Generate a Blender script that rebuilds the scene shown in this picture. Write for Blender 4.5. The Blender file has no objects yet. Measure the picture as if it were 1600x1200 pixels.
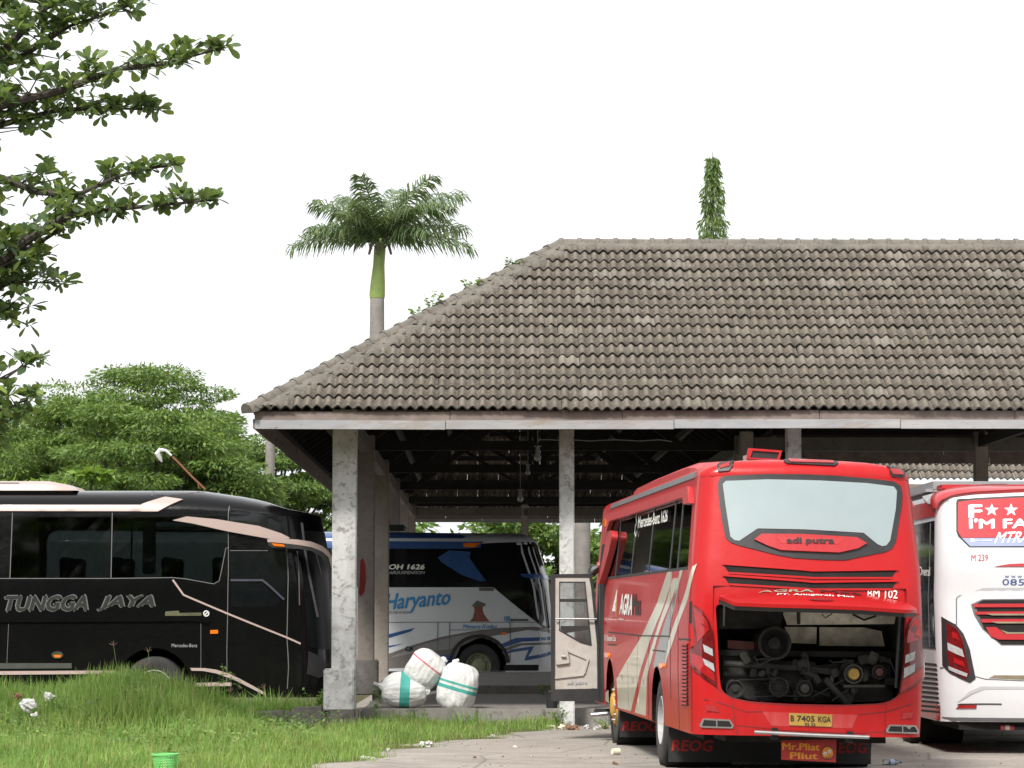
import bpy, bmesh, math, random
import numpy as np
from mathutils import Vector, Matrix
from mathutils.geometry import delaunay_2d_cdt
R = math.radians
random.seed(7); rng = np.random.default_rng(11)
sc = bpy.context.scene
COL = sc.collection
# ------------------------------------------------------------------ camera
F = 4250.0                      # focal length in photo pixels (1600 wide)
CAMZ = 1.75
PITCH = math.atan((958 - 600) / F)
cam = bpy.data.cameras.new('camera'); camo = bpy.data.objects.new('camera', cam)
COL.objects.link(camo); sc.camera = camo
cam.sensor_width = 36; cam.lens = F / 1600 * 36; cam.clip_start = .5; cam.clip_end = 3000
camo.location = (0, 0, CAMZ); camo.rotation_euler = (math.pi / 2 + PITCH, 0, 0)
CF = np.array([0, math.cos(PITCH), math.sin(PITCH)]); CU = np.array([0, -math.sin(PITCH), math.cos(PITCH)])
# ------------------------------------------------------------------ light
SUN_EL, SUN_AZ = R(46), R(203)   # azimuth clockwise from +Y : behind the camera, to its left
w = bpy.data.worlds.new('World'); sc.world = w; w.use_nodes = True
nt = w.node_tree; nt.nodes.clear()
sky = nt.nodes.new('ShaderNodeTexSky'); sky.sky_type = 'NISHITA'; sky.sun_disc = False
sky.sun_elevation = SUN_EL; sky.sun_rotation = SUN_AZ
sky.air_density = 1.0; sky.dust_density = 6.0; sky.ozone_density = 1.0
hs = nt.nodes.new('ShaderNodeHueSaturation'); hs.inputs['Saturation'].default_value = .22
mixn = nt.nodes.new('ShaderNodeMix'); mixn.data_type = 'RGBA'; mixn.inputs[0].default_value = .72
mixn.inputs[7].default_value = (9.6, 9.75, 10.0, 1)      # even veil of thin overcast
bg = nt.nodes.new('ShaderNodeBackground'); bg.inputs[1].default_value = .075
ow = nt.nodes.new('ShaderNodeOutputWorld')
nt.links.new(sky.outputs[0], hs.inputs['Color']); nt.links.new(hs.outputs[0], mixn.inputs[6])
nt.links.new(mixn.outputs[2], bg.inputs[0]); nt.links.new(bg.outputs[0], ow.inputs[0])
sl = bpy.data.lights.new('sun', 'SUN'); sl.energy = 2.3; sl.angle = R(10); sl.color = (1, .96, .9)
so = bpy.data.objects.new('sun', sl); COL.objects.link(so)
sd = Vector((math.sin(SUN_AZ) * math.cos(SUN_EL), math.cos(SUN_AZ) * math.cos(SUN_EL), math.sin(SUN_EL)))
so.rotation_euler = (-sd).to_track_quat('-Z', 'Y').to_euler(); so.location = (0, 0, 60)
sc.view_settings.view_transform = 'Standard'; sc.view_settings.look = 'None'
sc.view_settings.gamma = 1; sc.view_settings.exposure = 1.05; sc.view_settings.use_curve_mapping = False
sc.render.engine = 'CYCLES'
sc.cycles.max_bounces = 7; sc.cycles.transparent_max_bounces = 10; sc.cycles.diffuse_bounces = 4
# ------------------------------------------------------------------ pixel helpers
def ray(px, py):
    return CF + np.array([(px - 800) / F, 0, 0]) + CU * ((600 - py) / F)
def atY(px, py, Y):
    d = ray(px, py); t = Y / d[1]; return Vector((d[0] * t, Y, CAMZ + d[2] * t))
def atZ(px, py, z=0.):
    d = ray(px, py); t = (z - CAMZ) / d[2]; return Vector((d[0] * t, d[1] * t, z))
def proj(P):
    P = np.asarray(P) - np.array([0, 0, CAMZ]); dep = P @ CF
    return np.stack([800 + F * P[..., 0] / dep, 600 - F * (P @ CU) / dep], -1)
def Z(ox, oy, k):
    return lambda pts: [(ox + a / k, oy + b / k) for a, b in pts]
# ------------------------------------------------------------------ objects
def mk(name, verts, faces, mat=None, parent=None, ang=35, smooth=True):
    me = bpy.data.meshes.new(name); me.from_pydata([tuple(map(float, v)) for v in verts], [], [tuple(int(i) for i in f) for f in faces])
    if mat: me.materials.append(mat)
    if smooth and ang > 0:
        me.polygons.foreach_set('use_smooth', [True] * len(me.polygons))
        if ang < 180: me.set_sharp_from_angle(angle=R(ang))
    me.update()
    o = bpy.data.objects.new(name, me); COL.objects.link(o)
    if parent: o.parent = parent
    return o
def mknp(name, V, Fq, mat=None, parent=None, smooth=False):
    """big mesh from numpy: V (n,3), Fq (m,k)"""
    me = bpy.data.meshes.new(name); V = np.ascontiguousarray(V, np.float32); Fq = np.ascontiguousarray(Fq, np.int32)
    k = Fq.shape[1]
    me.vertices.add(len(V)); me.vertices.foreach_set('co', V.ravel())
    me.loops.add(Fq.size); me.loops.foreach_set('vertex_index', Fq.ravel())
    me.polygons.add(len(Fq)); me.polygons.foreach_set('loop_start', np.arange(0, Fq.size, k, dtype=np.int32))
    if smooth: me.polygons.foreach_set('use_smooth', np.ones(len(Fq), bool))
    if mat: me.materials.append(mat)
    me.update(calc_edges=True); me.validate()
    o = bpy.data.objects.new(name, me); COL.objects.link(o)
    if parent: o.parent = parent
    return o
def empty(name, loc=(0, 0, 0), rz=0., label=None, cat=None, group=None):
    o = bpy.data.objects.new(name, None); COL.objects.link(o); o.location = loc; o.rotation_euler = (0, 0, rz)
    o.empty_display_size = .2
    return tag(o, label, cat, group)
def tag(o, label=None, cat=None, group=None, kind=None):
    if label: o['label'] = label
    if cat: o['category'] = cat
    if group: o['group'] = group
    if kind: o['kind'] = kind
    return o
class MB:
    """collects simple shapes, builds ONE mesh"""
    def __init__(s): s.v = []; s.f = []
    def add(s, v, f):
        n = len(s.v); s.v += [tuple(map(float, q)) for q in v]; s.f += [tuple(i + n for i in q) for q in f]; return s
    def box(s, c, d, M=None, bev=0):
        x, y, z = d[0] / 2, d[1] / 2, d[2] / 2
        if bev <= 0:
            v = [(a * x, b * y, e * z) for a in (-1, 1) for b in (-1, 1) for e in (-1, 1)]
            f = [(0, 1, 3, 2), (4, 6, 7, 5), (0, 4, 5, 1), (2, 3, 7, 6), (0, 2, 6, 4), (1, 5, 7, 3)]
        else:
            bm = bmesh.new(); bmesh.ops.create_cube(bm, size=1)
            bmesh.ops.scale(bm, vec=d, verts=bm.verts)
            bmesh.ops.bevel(bm, geom=bm.edges[:], offset=min(bev, min(d) * .49), segments=2, affect='EDGES')
            v = [q.co.copy() for q in bm.verts]; bm.verts.index_update(); f = [[q.index for q in p.verts] for p in bm.faces]; bm.free()
        c = Vector(c)
        v = [((M @ Vector(q)) if M else Vector(q)) + c for q in v]
        return s.add(v, f)
    def bar(s, a, b, wd, ht=None, up=(0, 0, 1), bev=0):
        a = Vector(a); b = Vector(b); d = b - a; L = d.length; d.normalize(); ht = ht or wd
        u = Vector(up); sx = d.cross(u)
        if sx.length < 1e-4: sx = d.cross(Vector((1, 0, 0)))
        sx.normalize(); u = sx.cross(d)
        M = Matrix((sx, d, u)).transposed()
        return s.box((a + b) / 2, (wd, L, ht), M, bev)
    def tube(s, pts, r, n=8, cap=True):
        pts = [Vector(p) for p in pts]; rs = r if hasattr(r, '__len__') else [r] * len(pts)
        V = []; T = None
        for i, p in enumerate(pts):
            t = (pts[min(i + 1, len(pts) - 1)] - pts[max(i - 1, 0)]).normalized()
            if T is None:
                T = t.cross(Vector((0, 0, 1)));
                if T.length < .05: T = t.cross(Vector((1, 0, 0)))
                T.normalize()
            T = (T - t * T.dot(t)).normalized(); B = t.cross(T)
            V += [p + (T * math.cos(2 * math.pi * k / n) + B * math.sin(2 * math.pi * k / n)) * rs[i] for k in range(n)]
        f = [(i * n + k, i * n + (k + 1) % n, (i + 1) * n + (k + 1) % n, (i + 1) * n + k) for i in range(len(pts) - 1) for k in range(n)]
        if cap: f += [tuple(range(n - 1, -1, -1)), tuple(range((len(pts) - 1) * n, len(pts) * n))]
        return s.add(V, f)
    def lathe(s, prof, c, ax='x', n=28):
        """prof: (r, h) list, revolved about axis through c"""
        V = []
        for r, h in prof:
            for k in range(n):
                t = 2 * math.pi * k / n; a, b = r * math.cos(t), r * math.sin(t)
                q = {'x': (h, a, b), 'y': (a, h, b), 'z': (a, b, h)}[ax]
                V.append((q[0] + c[0], q[1] + c[1], q[2] + c[2]))
        f = [(i * n + k, i * n + (k + 1) % n, (i + 1) * n + (k + 1) % n, (i + 1) * n + k) for i in range(len(prof) - 1) for k in range(n)]
        return s.add(V, f)
    def prism(s, poly, fn, th):
        """poly 2d -> fn(a,b)->(Vector p, Vector n); slab of thickness th"""
        top = [fn(a, b) for a, b in poly]; n = len(poly)
        V = [p for p, q in top] + [p - q * th for p, q in top]
        f = [tuple(range(n)), tuple(range(2 * n - 1, n - 1, -1))] + [(i, i + n, (i + 1) % n + n, (i + 1) % n) for i in range(n)]
        return s.add(V, f)
    def build(s, name, mat, parent=None, ang=35):
        return mk(name, s.v, s.f, mat, parent, ang)
# ------------------------------------------------------------------ materials
MATS = {}
def N(t, ty, **kw):
    n = t.nodes.new(ty)
    for k, v in kw.items():
        if k in n.inputs: n.inputs[k].default_value = v
        else: setattr(n, k, v)
    return n
def ramp(t, fac, stops):
    n = t.nodes.new('ShaderNodeValToRGB'); e = n.color_ramp.elements
    while len(e) < len(stops): e.new(.5)
    for q, (p, c) in zip(e, stops):
        q.position = p; q.color = (c, c, c, 1) if not hasattr(c, '__len__') else (*c[:3], 1)
    t.links.new(fac, n.inputs[0]); return n.outputs[0]
def mixc(t, fac, a, b, mode='MIX'):
    n = t.nodes.new('ShaderNodeMix'); n.data_type = 'RGBA'; n.blend_type = mode
    for i, x in ((0, fac), (6, a), (7, b)):
        if hasattr(x, 'is_output'): t.links.new(x, n.inputs[i])
        elif i == 0: n.inputs[0].default_value = x
        else: n.inputs[i].default_value = (*x[:3], 1)
    return n.outputs[2]
def mth(t, op, a, b=None, c=None):
    n = t.nodes.new('ShaderNodeMath'); n.operation = op
    for i, x in enumerate((a, b, c)):
        if x is None: continue
        if hasattr(x, 'is_output'): t.links.new(x, n.inputs[i])
        else: n.inputs[i].default_value = x
    return n.outputs[0]
def noise(t, scale, detail=3, rough=.55, vec=None, dist=0):
    n = N(t, 'ShaderNodeTexNoise', Scale=scale, Detail=detail, Roughness=rough, Distortion=dist)
    if vec is not None: t.links.new(vec, n.inputs['Vector'])
    return n.outputs[0]
def pos(t, sc3=None):
    g = t.nodes.new('ShaderNodeNewGeometry').outputs['Position']
    if sc3:
        m = t.nodes.new('ShaderNodeMapping'); m.inputs['Scale'].default_value = sc3; t.links.new(g, m.inputs[0]); return m.outputs[0]
    return g
def objc(t, sc3=None):
    g = t.nodes.new('ShaderNodeTexCoord').outputs['Object']
    if sc3:
        m = t.nodes.new('ShaderNodeMapping'); m.inputs['Scale'].default_value = sc3; t.links.new(g, m.inputs[0]); return m.outputs[0]
    return g
def newmat(name):
    m = bpy.data.materials.new(name); m.use_nodes = True; t = m.node_tree
    b = t.nodes['Principled BSDF']; MATS[name] = m; return m, t, b
def pm(name, col, rough=.5, metal=0., var=.12, vs=6., dirt=0., dirtcol=(.16, .13, .1), bump=0., bs=40., coat=0., spec=.5, alpha=1., emit=0.):
    """general procedural material: base colour with blotchy variation, dirt film, roughness break-up and bump"""
    m, t, b = newmat(name); p = objc(t)
    n1 = noise(t, vs, 4, .6, p)
    c = mixc(t, ramp(t, n1, [(.3, 0), (.7, 1)]), tuple(x * (1 - var) for x in col), tuple(min(1, x * (1 + var)) for x in col))
    if dirt:
        n2 = noise(t, vs * .35, 6, .7, p, .6)
        d = mth(t, 'MULTIPLY', ramp(t, n2, [(.42, 0), (.72, 1)]), dirt)
        c = mixc(t, d, c, dirtcol)
        t.links.new(mth(t, 'ADD', mth(t, 'MULTIPLY', d, .5), rough), b.inputs['Roughness'])
    else:
        t.links.new(mth(t, 'ADD', mth(t, 'MULTIPLY', n1, .12), max(0, rough - .06)), b.inputs['Roughness'])
    t.links.new(c, b.inputs['Base Color'])
    b.inputs['Metallic'].default_value = metal; b.inputs['Coat Weight'].default_value = coat
    b.inputs['Coat Roughness'].default_value = .08; b.inputs['Specular IOR Level'].default_value = spec
    if bump:
        bn = t.nodes.new('ShaderNodeBump'); bn.inputs['Strength'].default_value = bump; bn.inputs['Distance'].default_value = .02
        t.links.new(noise(t, bs, 4, .6, p), bn.inputs['Height']); t.links.new(bn.outputs[0], b.inputs['Normal'])
    if emit: t.links.new(c, b.inputs['Emission Color']); b.inputs['Emission Strength'].default_value = emit
    return m
def glassmat(name, tint, refl=.06, rough=.03):
    m, t, b = newmat(name); t.nodes.remove(b)
    tr = N(t, 'ShaderNodeBsdfTransparent'); tr.inputs[0].default_value = (*tint, 1)
    gl = N(t, 'ShaderNodeBsdfGlossy', Roughness=rough); fr = N(t, 'ShaderNodeFresnel', IOR=1.5)
    mx = t.nodes.new('ShaderNodeMixShader')
    t.links.new(mth(t, 'MINIMUM', mth(t, 'ADD', fr.outputs[0], refl - .04), 1.), mx.inputs[0])
    t.links.new(tr.outputs[0], mx.inputs[1]); t.links.new(gl.outputs[0], mx.inputs[2])
    t.links.new(mx.outputs[0], t.nodes['Material Output'].inputs[0]); return m
def leafmat(name, c1, c2, trans=.35, rough=.45, young=None, ypos=.8):
    m, t, b = newmat(name)
    g = t.nodes.new('ShaderNodeNewGeometry'); oi = t.nodes.new('ShaderNodeObjectInfo')
    r = mth(t, 'FRACT', mth(t, 'ADD', g.outputs['Random Per Island'], oi.outputs['Random']))
    st = [(0, c1), (.7, c2)] + ([(ypos, c2), (min(1, ypos + .12), young)] if young else [])
    c = ramp(t, r, st)
    c = mixc(t, mth(t, 'MULTIPLY', ramp(t, noise(t, .6, 2, .5, pos(t)), [(.35, 0), (.65, 1)]), .35), c, tuple(x * .6 for x in c1))
    t.links.new(c, b.inputs['Base Color']); b.inputs['Roughness'].default_value = rough
    b.inputs['Specular IOR Level'].default_value = .4
    tl = t.nodes.new('ShaderNodeBsdfTranslucent'); t.links.new(mixc(t, .5, c, (.3, .42, .06), 'MIX'), tl.inputs[0])
    mx = t.nodes.new('ShaderNodeMixShader'); mx.inputs[0].default_value = trans
    t.links.new(b.outputs[0], mx.inputs[1]); t.links.new(tl.outputs[0], mx.inputs[2])
    t.links.new(mx.outputs[0], t.nodes['Material Output'].inputs[0]); return m
# ------------------------------------------------------------------ polygons and text
def inpoly(P, poly):
    P = np.asarray(P); x, y = P[:, 0], P[:, 1]; ins = np.zeros(len(P), bool); n = len(poly)
    for i in range(n):
        x1, y1 = poly[i]; x2, y2 = poly[(i + 1) % n]
        if y1 == y2: continue
        c = ((y1 > y) != (y2 > y)) & (x < (x2 - x1) * (y - y1) / (y2 - y1) + x1); ins ^= c
    return ins
def dens(poly, step):
    o = []
    for i in range(len(poly)):
        a = np.array(poly[i], float); b = np.array(poly[(i + 1) % len(poly)], float)
        k = max(1, int(math.ceil(np.linalg.norm(b - a) / step)))
        o += [tuple(a + (b - a) * j / k) for j in range(k)]
    return o
def cdt(outer, holes, step):
    loops = [dens(l, step) for l in [outer] + list(holes)]
    pts = []; ed = []
    for l in loops:
        n0 = len(pts); pts += l; ed += [(n0 + i, n0 + (i + 1) % len(l)) for i in range(len(l))]
    a = np.array(loops[0]); x0, y0 = a.min(0); x1, y1 = a.max(0)
    gx = np.arange(x0 + step * .5, x1, step); gy = np.arange(y0 + step * .5, y1, step)
    if len(gx) and len(gy):
        G = np.stack(np.meshgrid(gx, gy), -1).reshape(-1, 2); G = G[inpoly(G, loops[0])]
        for h in loops[1:]: G = G[~inpoly(G, h)]
        B = np.array(pts)
        if len(G):
            d = np.min(np.linalg.norm(G[:, None] - B[None], axis=-1), 1) if len(G) * len(B) < 4e6 else np.full(len(G), 9.)
            pts += [tuple(q) for q in G[d > step * .35]]
    r = delaunay_2d_cdt([Vector(p) for p in pts], ed, [], 0, 1e-7)
    V = np.array([tuple(v) for v in r[0]]); T = np.array(r[2])
    c = V[T].mean(1); ok = inpoly(c, loops[0])
    for h in loops[1:]: ok &= ~inpoly(c, h)
    return V, T[ok]
def rim(T):
    cnt = {}
    for t in T:
        for i in range(3):
            e = (int(t[i]), int(t[(i + 1) % 3])); cnt[e] = 1
    return [e for e in cnt if (e[1], e[0]) not in cnt]
def textmesh(s, bold=0., shear=0., res=2, spacing=1.):
    cu = bpy.data.curves.new('t', 'FONT'); cu.body = s; cu.offset = 0; cu.shear = shear; cu.resolution_u = res; cu.space_character = spacing
    o = bpy.data.objects.new('t', cu); COL.objects.link(o); bpy.context.view_layer.update()
    me = o.to_mesh(); V = np.array([v.co[:2] for v in me.vertices]); me.calc_loop_triangles(); Fc = [list(p.vertices) for p in me.loop_triangles]
    o.to_mesh_clear(); bpy.data.objects.remove(o); bpy.data.curves.remove(cu)
    V = np.c_[V, np.zeros(len(V))]
    if bold > .004:                                # heavier strokes: shifted copies, each a hair above the last
        n = len(V); st = [(0, 0), (1, 0), (-1, 0), (.5, .8), (-.5, -.8)]; b2 = bold * .8
        F0 = list(Fc); Vs = []; Fc = []
        for k, (a, b_) in enumerate(st): Vs.append(V + [a * b2, b_ * b2, k]); Fc += [[i + n * k for i in f] for f in F0]
        V = np.concatenate(Vs)
    lo, hi = V.min(0), V.max(0); V[:, :2] = (V[:, :2] - lo[:2]) / (hi - lo)[:2]; return V, Fc
def roundpoly(poly, r, k=3):
    """round the corners of a polygon"""
    o = []; n = len(poly)
    for i in range(n):
        p = np.array(poly[i], float); a = np.array(poly[i - 1], float) - p; b = np.array(poly[(i + 1) % n], float) - p
        la, lb = np.linalg.norm(a), np.linalg.norm(b); rr = min(r, la * .45, lb * .45)
        A = p + a / la * rr; B = p + b / lb * rr
        for j in range(k + 1):
            t = j / k; o.append(tuple((1 - t) ** 2 * A + 2 * t * (1 - t) * p + t * t * B))
    return o
# ------------------------------------------------------------------ bus body: one surface S(s, v) round the vehicle
class Body:
    def __init__(s, root, L, zb, zt, W, Y0, RC, B, H, e1=.3, rc2=.3):
        """y=0 is the detailed end, the body runs to y=L.  W,Y0,RC,B: (z,value) tables; H: (y,height) roof table"""
        s.root = root; s.L = L; s.zb = zb; s.zt = zt; s.e1 = e1; s.rc2 = rc2
        f = lambda tb: (np.array([q[0] for q in tb]), np.array([q[1] for q in tb]))
        s.W, s.Y0, s.RC, s.B, s.H = map(f, (W, Y0, RC, B, H))
        wm = float(np.interp(1.5, *s.W)); rm = float(np.interp(1.5, *s.RC)); bm_ = float(np.interp(1.5, *s.B))
        s.A = wm - rm; s.Q = rm * 1.5; s.yr = float(np.interp(1.5, *s.Y0)) + bm_ + rm
        s.Ls = L - rc2 - s.yr; s.Q2 = rc2 * 1.5; s.SM = s.A + s.Q + s.Ls + s.Q2 + (wm - rc2)
        s.E2 = wm - rc2
    def S(s, sv, v):
        sv = np.asarray(sv, float); v = np.asarray(v, float); sg = np.where(sv < 0, -1., 1.); a = np.abs(sv)
        z = np.clip(v, 0, s.zt); w_ = np.interp(z, *s.W); y0 = np.interp(z, *s.Y0); rc = np.interp(z, *s.RC); b = np.interp(z, *s.B)
        t0 = np.arctan(2 * b / (w_ - rc)); xa = w_ - rc * (1 - np.sin(t0))
        x1 = a / s.A * xa; y1 = y0 + b * (x1 / xa) ** 2
        t = t0 + (np.pi / 2 - t0) * np.clip((a - s.A) / s.Q, 0, 1)
        x2 = xa + rc * (np.sin(t) - np.sin(t0)); y2 = y0 + b + rc * (np.cos(t0) - np.cos(t)); yc = y0 + b + rc * np.cos(t0)
        d = a - s.A - s.Q; bl = 1.8
        y3 = np.where(d < bl, yc + d * (s.yr + bl - yc) / bl, s.yr + d); x3 = w_
        d4 = np.clip((d - s.Ls) / s.Q2, 0, 1) * np.pi / 2
        x4 = w_ - s.rc2 * (1 - np.cos(d4)); y4 = s.L - s.rc2 + s.rc2 * np.sin(d4)
        d5 = np.clip((d - s.Ls - s.Q2) / s.E2, 0, 1); x5 = (w_ - s.rc2) * (1 - d5); y5 = s.L + d5 * 0
        x = np.where(a < s.A, x1, np.where(d < 0, x2, np.where(d < s.Ls, x3, np.where(d < s.Ls + s.Q2, x4, x5))))
        y = np.where(a < s.A, y1, np.where(d < 0, y2, np.where(d < s.Ls, y3, np.where(d < s.Ls + s.Q2, y4, y5))))
        ph = np.clip(v - s.zt, 0, 1) * np.pi / 2
        h = np.interp(y, *s.H); cz = np.maximum(np.cos(ph), 0)
        e = s.e1 * np.clip(1.6 - a / (s.A + s.Q * .5), 0, 1) - .25 * np.clip((a - (s.A + s.Q + s.Ls)) / .5, 0, 1)
        x = x * cz ** .62; y = y + e * (1 - cz)
        zz = np.minimum(v, s.zt) + h * np.sin(ph) ** .85
        return np.stack([x * sg, y, zz], -1)
    def Nn(s, sv, v):
        h = 1e-3; a = s.S(sv + h, v) - s.S(sv - h, v); b = s.S(sv, v + h) - s.S(sv, v - h)
        n = np.cross(a, b); n /= np.linalg.norm(n, axis=-1, keepdims=True) + 1e-12
        P = s.S(sv, v); c = np.stack([P[..., 0], np.where(P[..., 1] < s.L / 2, P[..., 1] - min(1.5, s.L / 2), P[..., 1] - s.L + 1.5), (P[..., 2] - 1.8) * .8], -1)
        # side region: only x matters
        mid = (P[..., 1] > 1.6) & (P[..., 1] < s.L - 1.6); c[..., 1] = np.where(mid, 0, c[..., 1])
        return n * np.sign((n * c).sum(-1, keepdims=True) + 1e-9)
    def world(s, P):
        M = np.array(s.root.matrix_basis); return P @ M[:3, :3].T + M[:3, 3]
    def setup(s, s0, s1):
        """sample the part of the surface in view, for pixel -> (s, v)"""
        gs = np.linspace(s0, s1, 400); gv = np.concatenate([np.linspace(.05, s.zt, 120), s.zt + np.linspace(.02, .9, 16)])
        SS, VV = np.meshgrid(gs, gv); P = s.world(s.S(SS, VV)); Nw = s.Nn(SS, VV) @ np.array(s.root.matrix_basis)[:3, :3].T
        fc = ((np.array([0, 0, CAMZ]) - P) * Nw).sum(-1) > 0
        s.gs = SS[fc]; s.gv = VV[fc]; s.gp = proj(P[fc])
    def inv(s, pts):
        pts = np.asarray(pts, float); out = np.zeros((len(pts), 2))
        for i, p in enumerate(pts):
            k = np.argmin(((s.gp - p) ** 2).sum(1)); out[i] = s.gs[k], s.gv[k]
        g = lambda q: proj(s.world(s.S(q[:, 0], q[:, 1])))
        for it in range(8):
            e = pts - g(out); h = 1e-4
            J1 = (g(out + [h, 0]) - g(out)) / h; J2 = (g(out + [0, h]) - g(out)) / h
            det = J1[:, 0] * J2[:, 1] - J1[:, 1] * J2[:, 0]; det = np.where(np.abs(det) < 1e-3, 1e9, det)
            ds = (e[:, 0] * J2[:, 1] - e[:, 1] * J2[:, 0]) / det; dv = (J1[:, 0] * e[:, 1] - J1[:, 1] * e[:, 0]) / det
            out[:, 0] += np.clip(ds, -.15, .15); out[:, 1] += np.clip(dv, -.1, .1)
            out[:, 1] = np.clip(out[:, 1], .02, s.zt + .95)
        return out
    def sy(s, y, side=1):
        return side * (s.A + s.Q + (y - s.yr))          # s of a point y metres along the side
    def at(s, sv, off=0.):
        sv = np.atleast_2d(sv); return s.S(sv[:, 0], sv[:, 1]) + s.Nn(sv[:, 0], sv[:, 1]) * off
    def patch(s, name, poly, mat, off=.004, th=.006, holes=(), step=.14, px=True, rnd=0., parent=None, mirror=False, ang=40):
        if px: poly = [tuple(q) for q in s.inv(poly)]; holes = [[tuple(q) for q in s.inv(h)] for h in holes]
        if rnd: poly = roundpoly(poly, rnd)
        if mirror: poly = [(-a, b) for a, b in poly]; holes = [[(-a, b) for a, b in h] for h in holes]
        V, T = cdt(poly, holes, step)
        top = s.at(V, off); v = list(top); f = [tuple(t) for t in T]
        if th:
            n = len(V); bot = s.at(V, off - th); v += list(bot)
            f += [(a, b, b + n, a + n) for a, b in rim(T)]
        return mk(name, v, f, mat, parent or s.root, ang)
    def text(s, name, string, bl, br, tl, mat, bold=.02, shear=0., off=.006, parent=None, spacing=1., px=True):
        u, fc = textmesh(string, bold, shear, 2, spacing)
        bl, br, tl = map(np.array, (bl, br, tl)); q = bl + u[:, :1] * (br - bl) + u[:, 1:2] * (tl - bl); off = off + u[:, 2:3] * .0005
        if px: q = s.inv(q)
        return mk(name, s.at(q, off), fc, mat, parent or s.root, 0)
    def line(s, name, pts, wd, mat, off=.003, th=.004, px=True, parent=None):
        """thin strip along a polyline"""
        q = s.inv(pts) if px else np.array(pts, float)
        q2 = [q[0]]
        for a, b in zip(q[:-1], q[1:]):
            k = max(1, int(np.linalg.norm(b - a) / .15)); q2 += [a + (b - a) * j / k for j in range(1, k + 1)]
        q = np.array(q2); d = np.gradient(q, axis=0); d /= np.linalg.norm(d, axis=1, keepdims=True) + 1e-9
        nrm = np.stack([-d[:, 1], d[:, 0]], 1) * wd / 2; n = len(q)
        a, b = s.at(q + nrm, off), s.at(q - nrm, off); a2, b2 = s.at(q + nrm, off - th), s.at(q - nrm, off - th)
        f = []
        for i in range(n - 1):
            f += [(i, i + 1, n + i + 1, n + i), (i, 2 * n + i, 2 * n + i + 1, i + 1), (n + i, n + i + 1, 3 * n + i + 1, 3 * n + i)]
        return mk(name, list(a) + list(b) + list(a2) + list(b2), f, mat, parent or s.root, 60)
    def wall(s, name, mat, holes, step=.16, under=True, zb=None):
        """the body shell: walls with holes (in s,v), barrel roof"""
        zb = zb if zb is not None else s.zb
        outer = [(-s.SM, zb), (s.SM, zb), (s.SM, s.zt), (-s.SM, s.zt)]
        # finer columns near the detailed end come from extra hole-free grid points
        V, T = cdt(outer, holes, step)
        v = list(s.S(V[:, 0], V[:, 1])); f = [tuple(t) for t in T]
        ss = np.concatenate([np.linspace(-s.SM, -s.A - s.Q, 50), np.linspace(-s.A - s.Q, s.A + s.Q, 41)[1:], np.linspace(s.A + s.Q, s.SM, 50)[1:]])
        ph = np.array([0, .06, .12, .2, .3, .42, .55, .7, .85, 1.]); n0 = len(v); m = len(ss)
        for p_ in ph: v += list(s.S(ss, np.full(m, s.zt + p_)))
        f += [(n0 + i * m + j, n0 + i * m + j + 1, n0 + (i + 1) * m + j + 1, n0 + (i + 1) * m + j) for i in range(len(ph) - 1) for j in range(m - 1)]
        bm = bmesh.new(); bv = [bm.verts.new(q) for q in v]
        for q in f:
            try: bm.faces.new([bv[i] for i in q])
            except ValueError: pass
        bmesh.ops.remove_doubles(bm, verts=bm.verts, dist=.0008)
        bmesh.ops.recalc_face_normals(bm, faces=bm.faces)
        me = bpy.data.meshes.new(name); bm.to_mesh(me); bm.free(); me.materials.append(mat)
        me.polygons.foreach_set('use_smooth', [True] * len(me.polygons)); me.set_sharp_from_angle(angle=R(50))
        o = bpy.data.objects.new(name, me); COL.objects.link(o); o.parent = s.root; return o
def arch(cs, cz, r, zb, n=14):
    """wheel arch outline in (s,v)"""
    a0 = math.asin(max(-1, min(1, (zb - cz) / r)))
    return [(cs + r * math.cos(t), cz + r * math.sin(t)) for t in np.linspace(a0, math.pi - a0, n)]
def wheel(root, c, r, wd, side, rimmat, name='wheel', dual=False, hubmat=None, dish=.1):
    """side=-1: outer face towards -x"""
    x0 = c[0]; q = side
    prof = [(r * .56, .02), (r * .62, 0), (r * .9, .0), (r * .97, .02), (r, .05), (r, wd - .05), (r * .97, wd - .02), (r * .62, wd)]
    m = MB().lathe([(a, -q * b) for a, b in prof], c)
    for i in range(3): m.lathe([(r + .004, -q * (wd * (.25 + .22 * i))), (r + .004, -q * (wd * (.36 + .22 * i)))], c)
    t = m.build(name, MATS['tyre'], root, 40)
    rm_ = MB().lathe([(a, -q * b) for a, b in [(r * .57, .015), (r * .545, .0), (r * .53, .03), (r * .5, dish), (r * .34, dish + .01), (r * .32, dish - .03), (r * .22, dish - .05), (.0, dish - .055)]], c, n=28)
    rm_.build('rim', rimmat, t, 40)
    nb = MB()
    for k in range(10):
        a = 2 * math.pi * k / 10; p = (c[0] - q * (dish - .012), c[1] + r * .42 * math.cos(a), c[2] + r * .42 * math.sin(a))
        nb.lathe([(0, q * .018), (.018, q * .016), (.018, -q * .02)], p, n=6)
    nb.build('wheel_nut', hubmat or MATS['steel'], t, 40)
    return t
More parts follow.
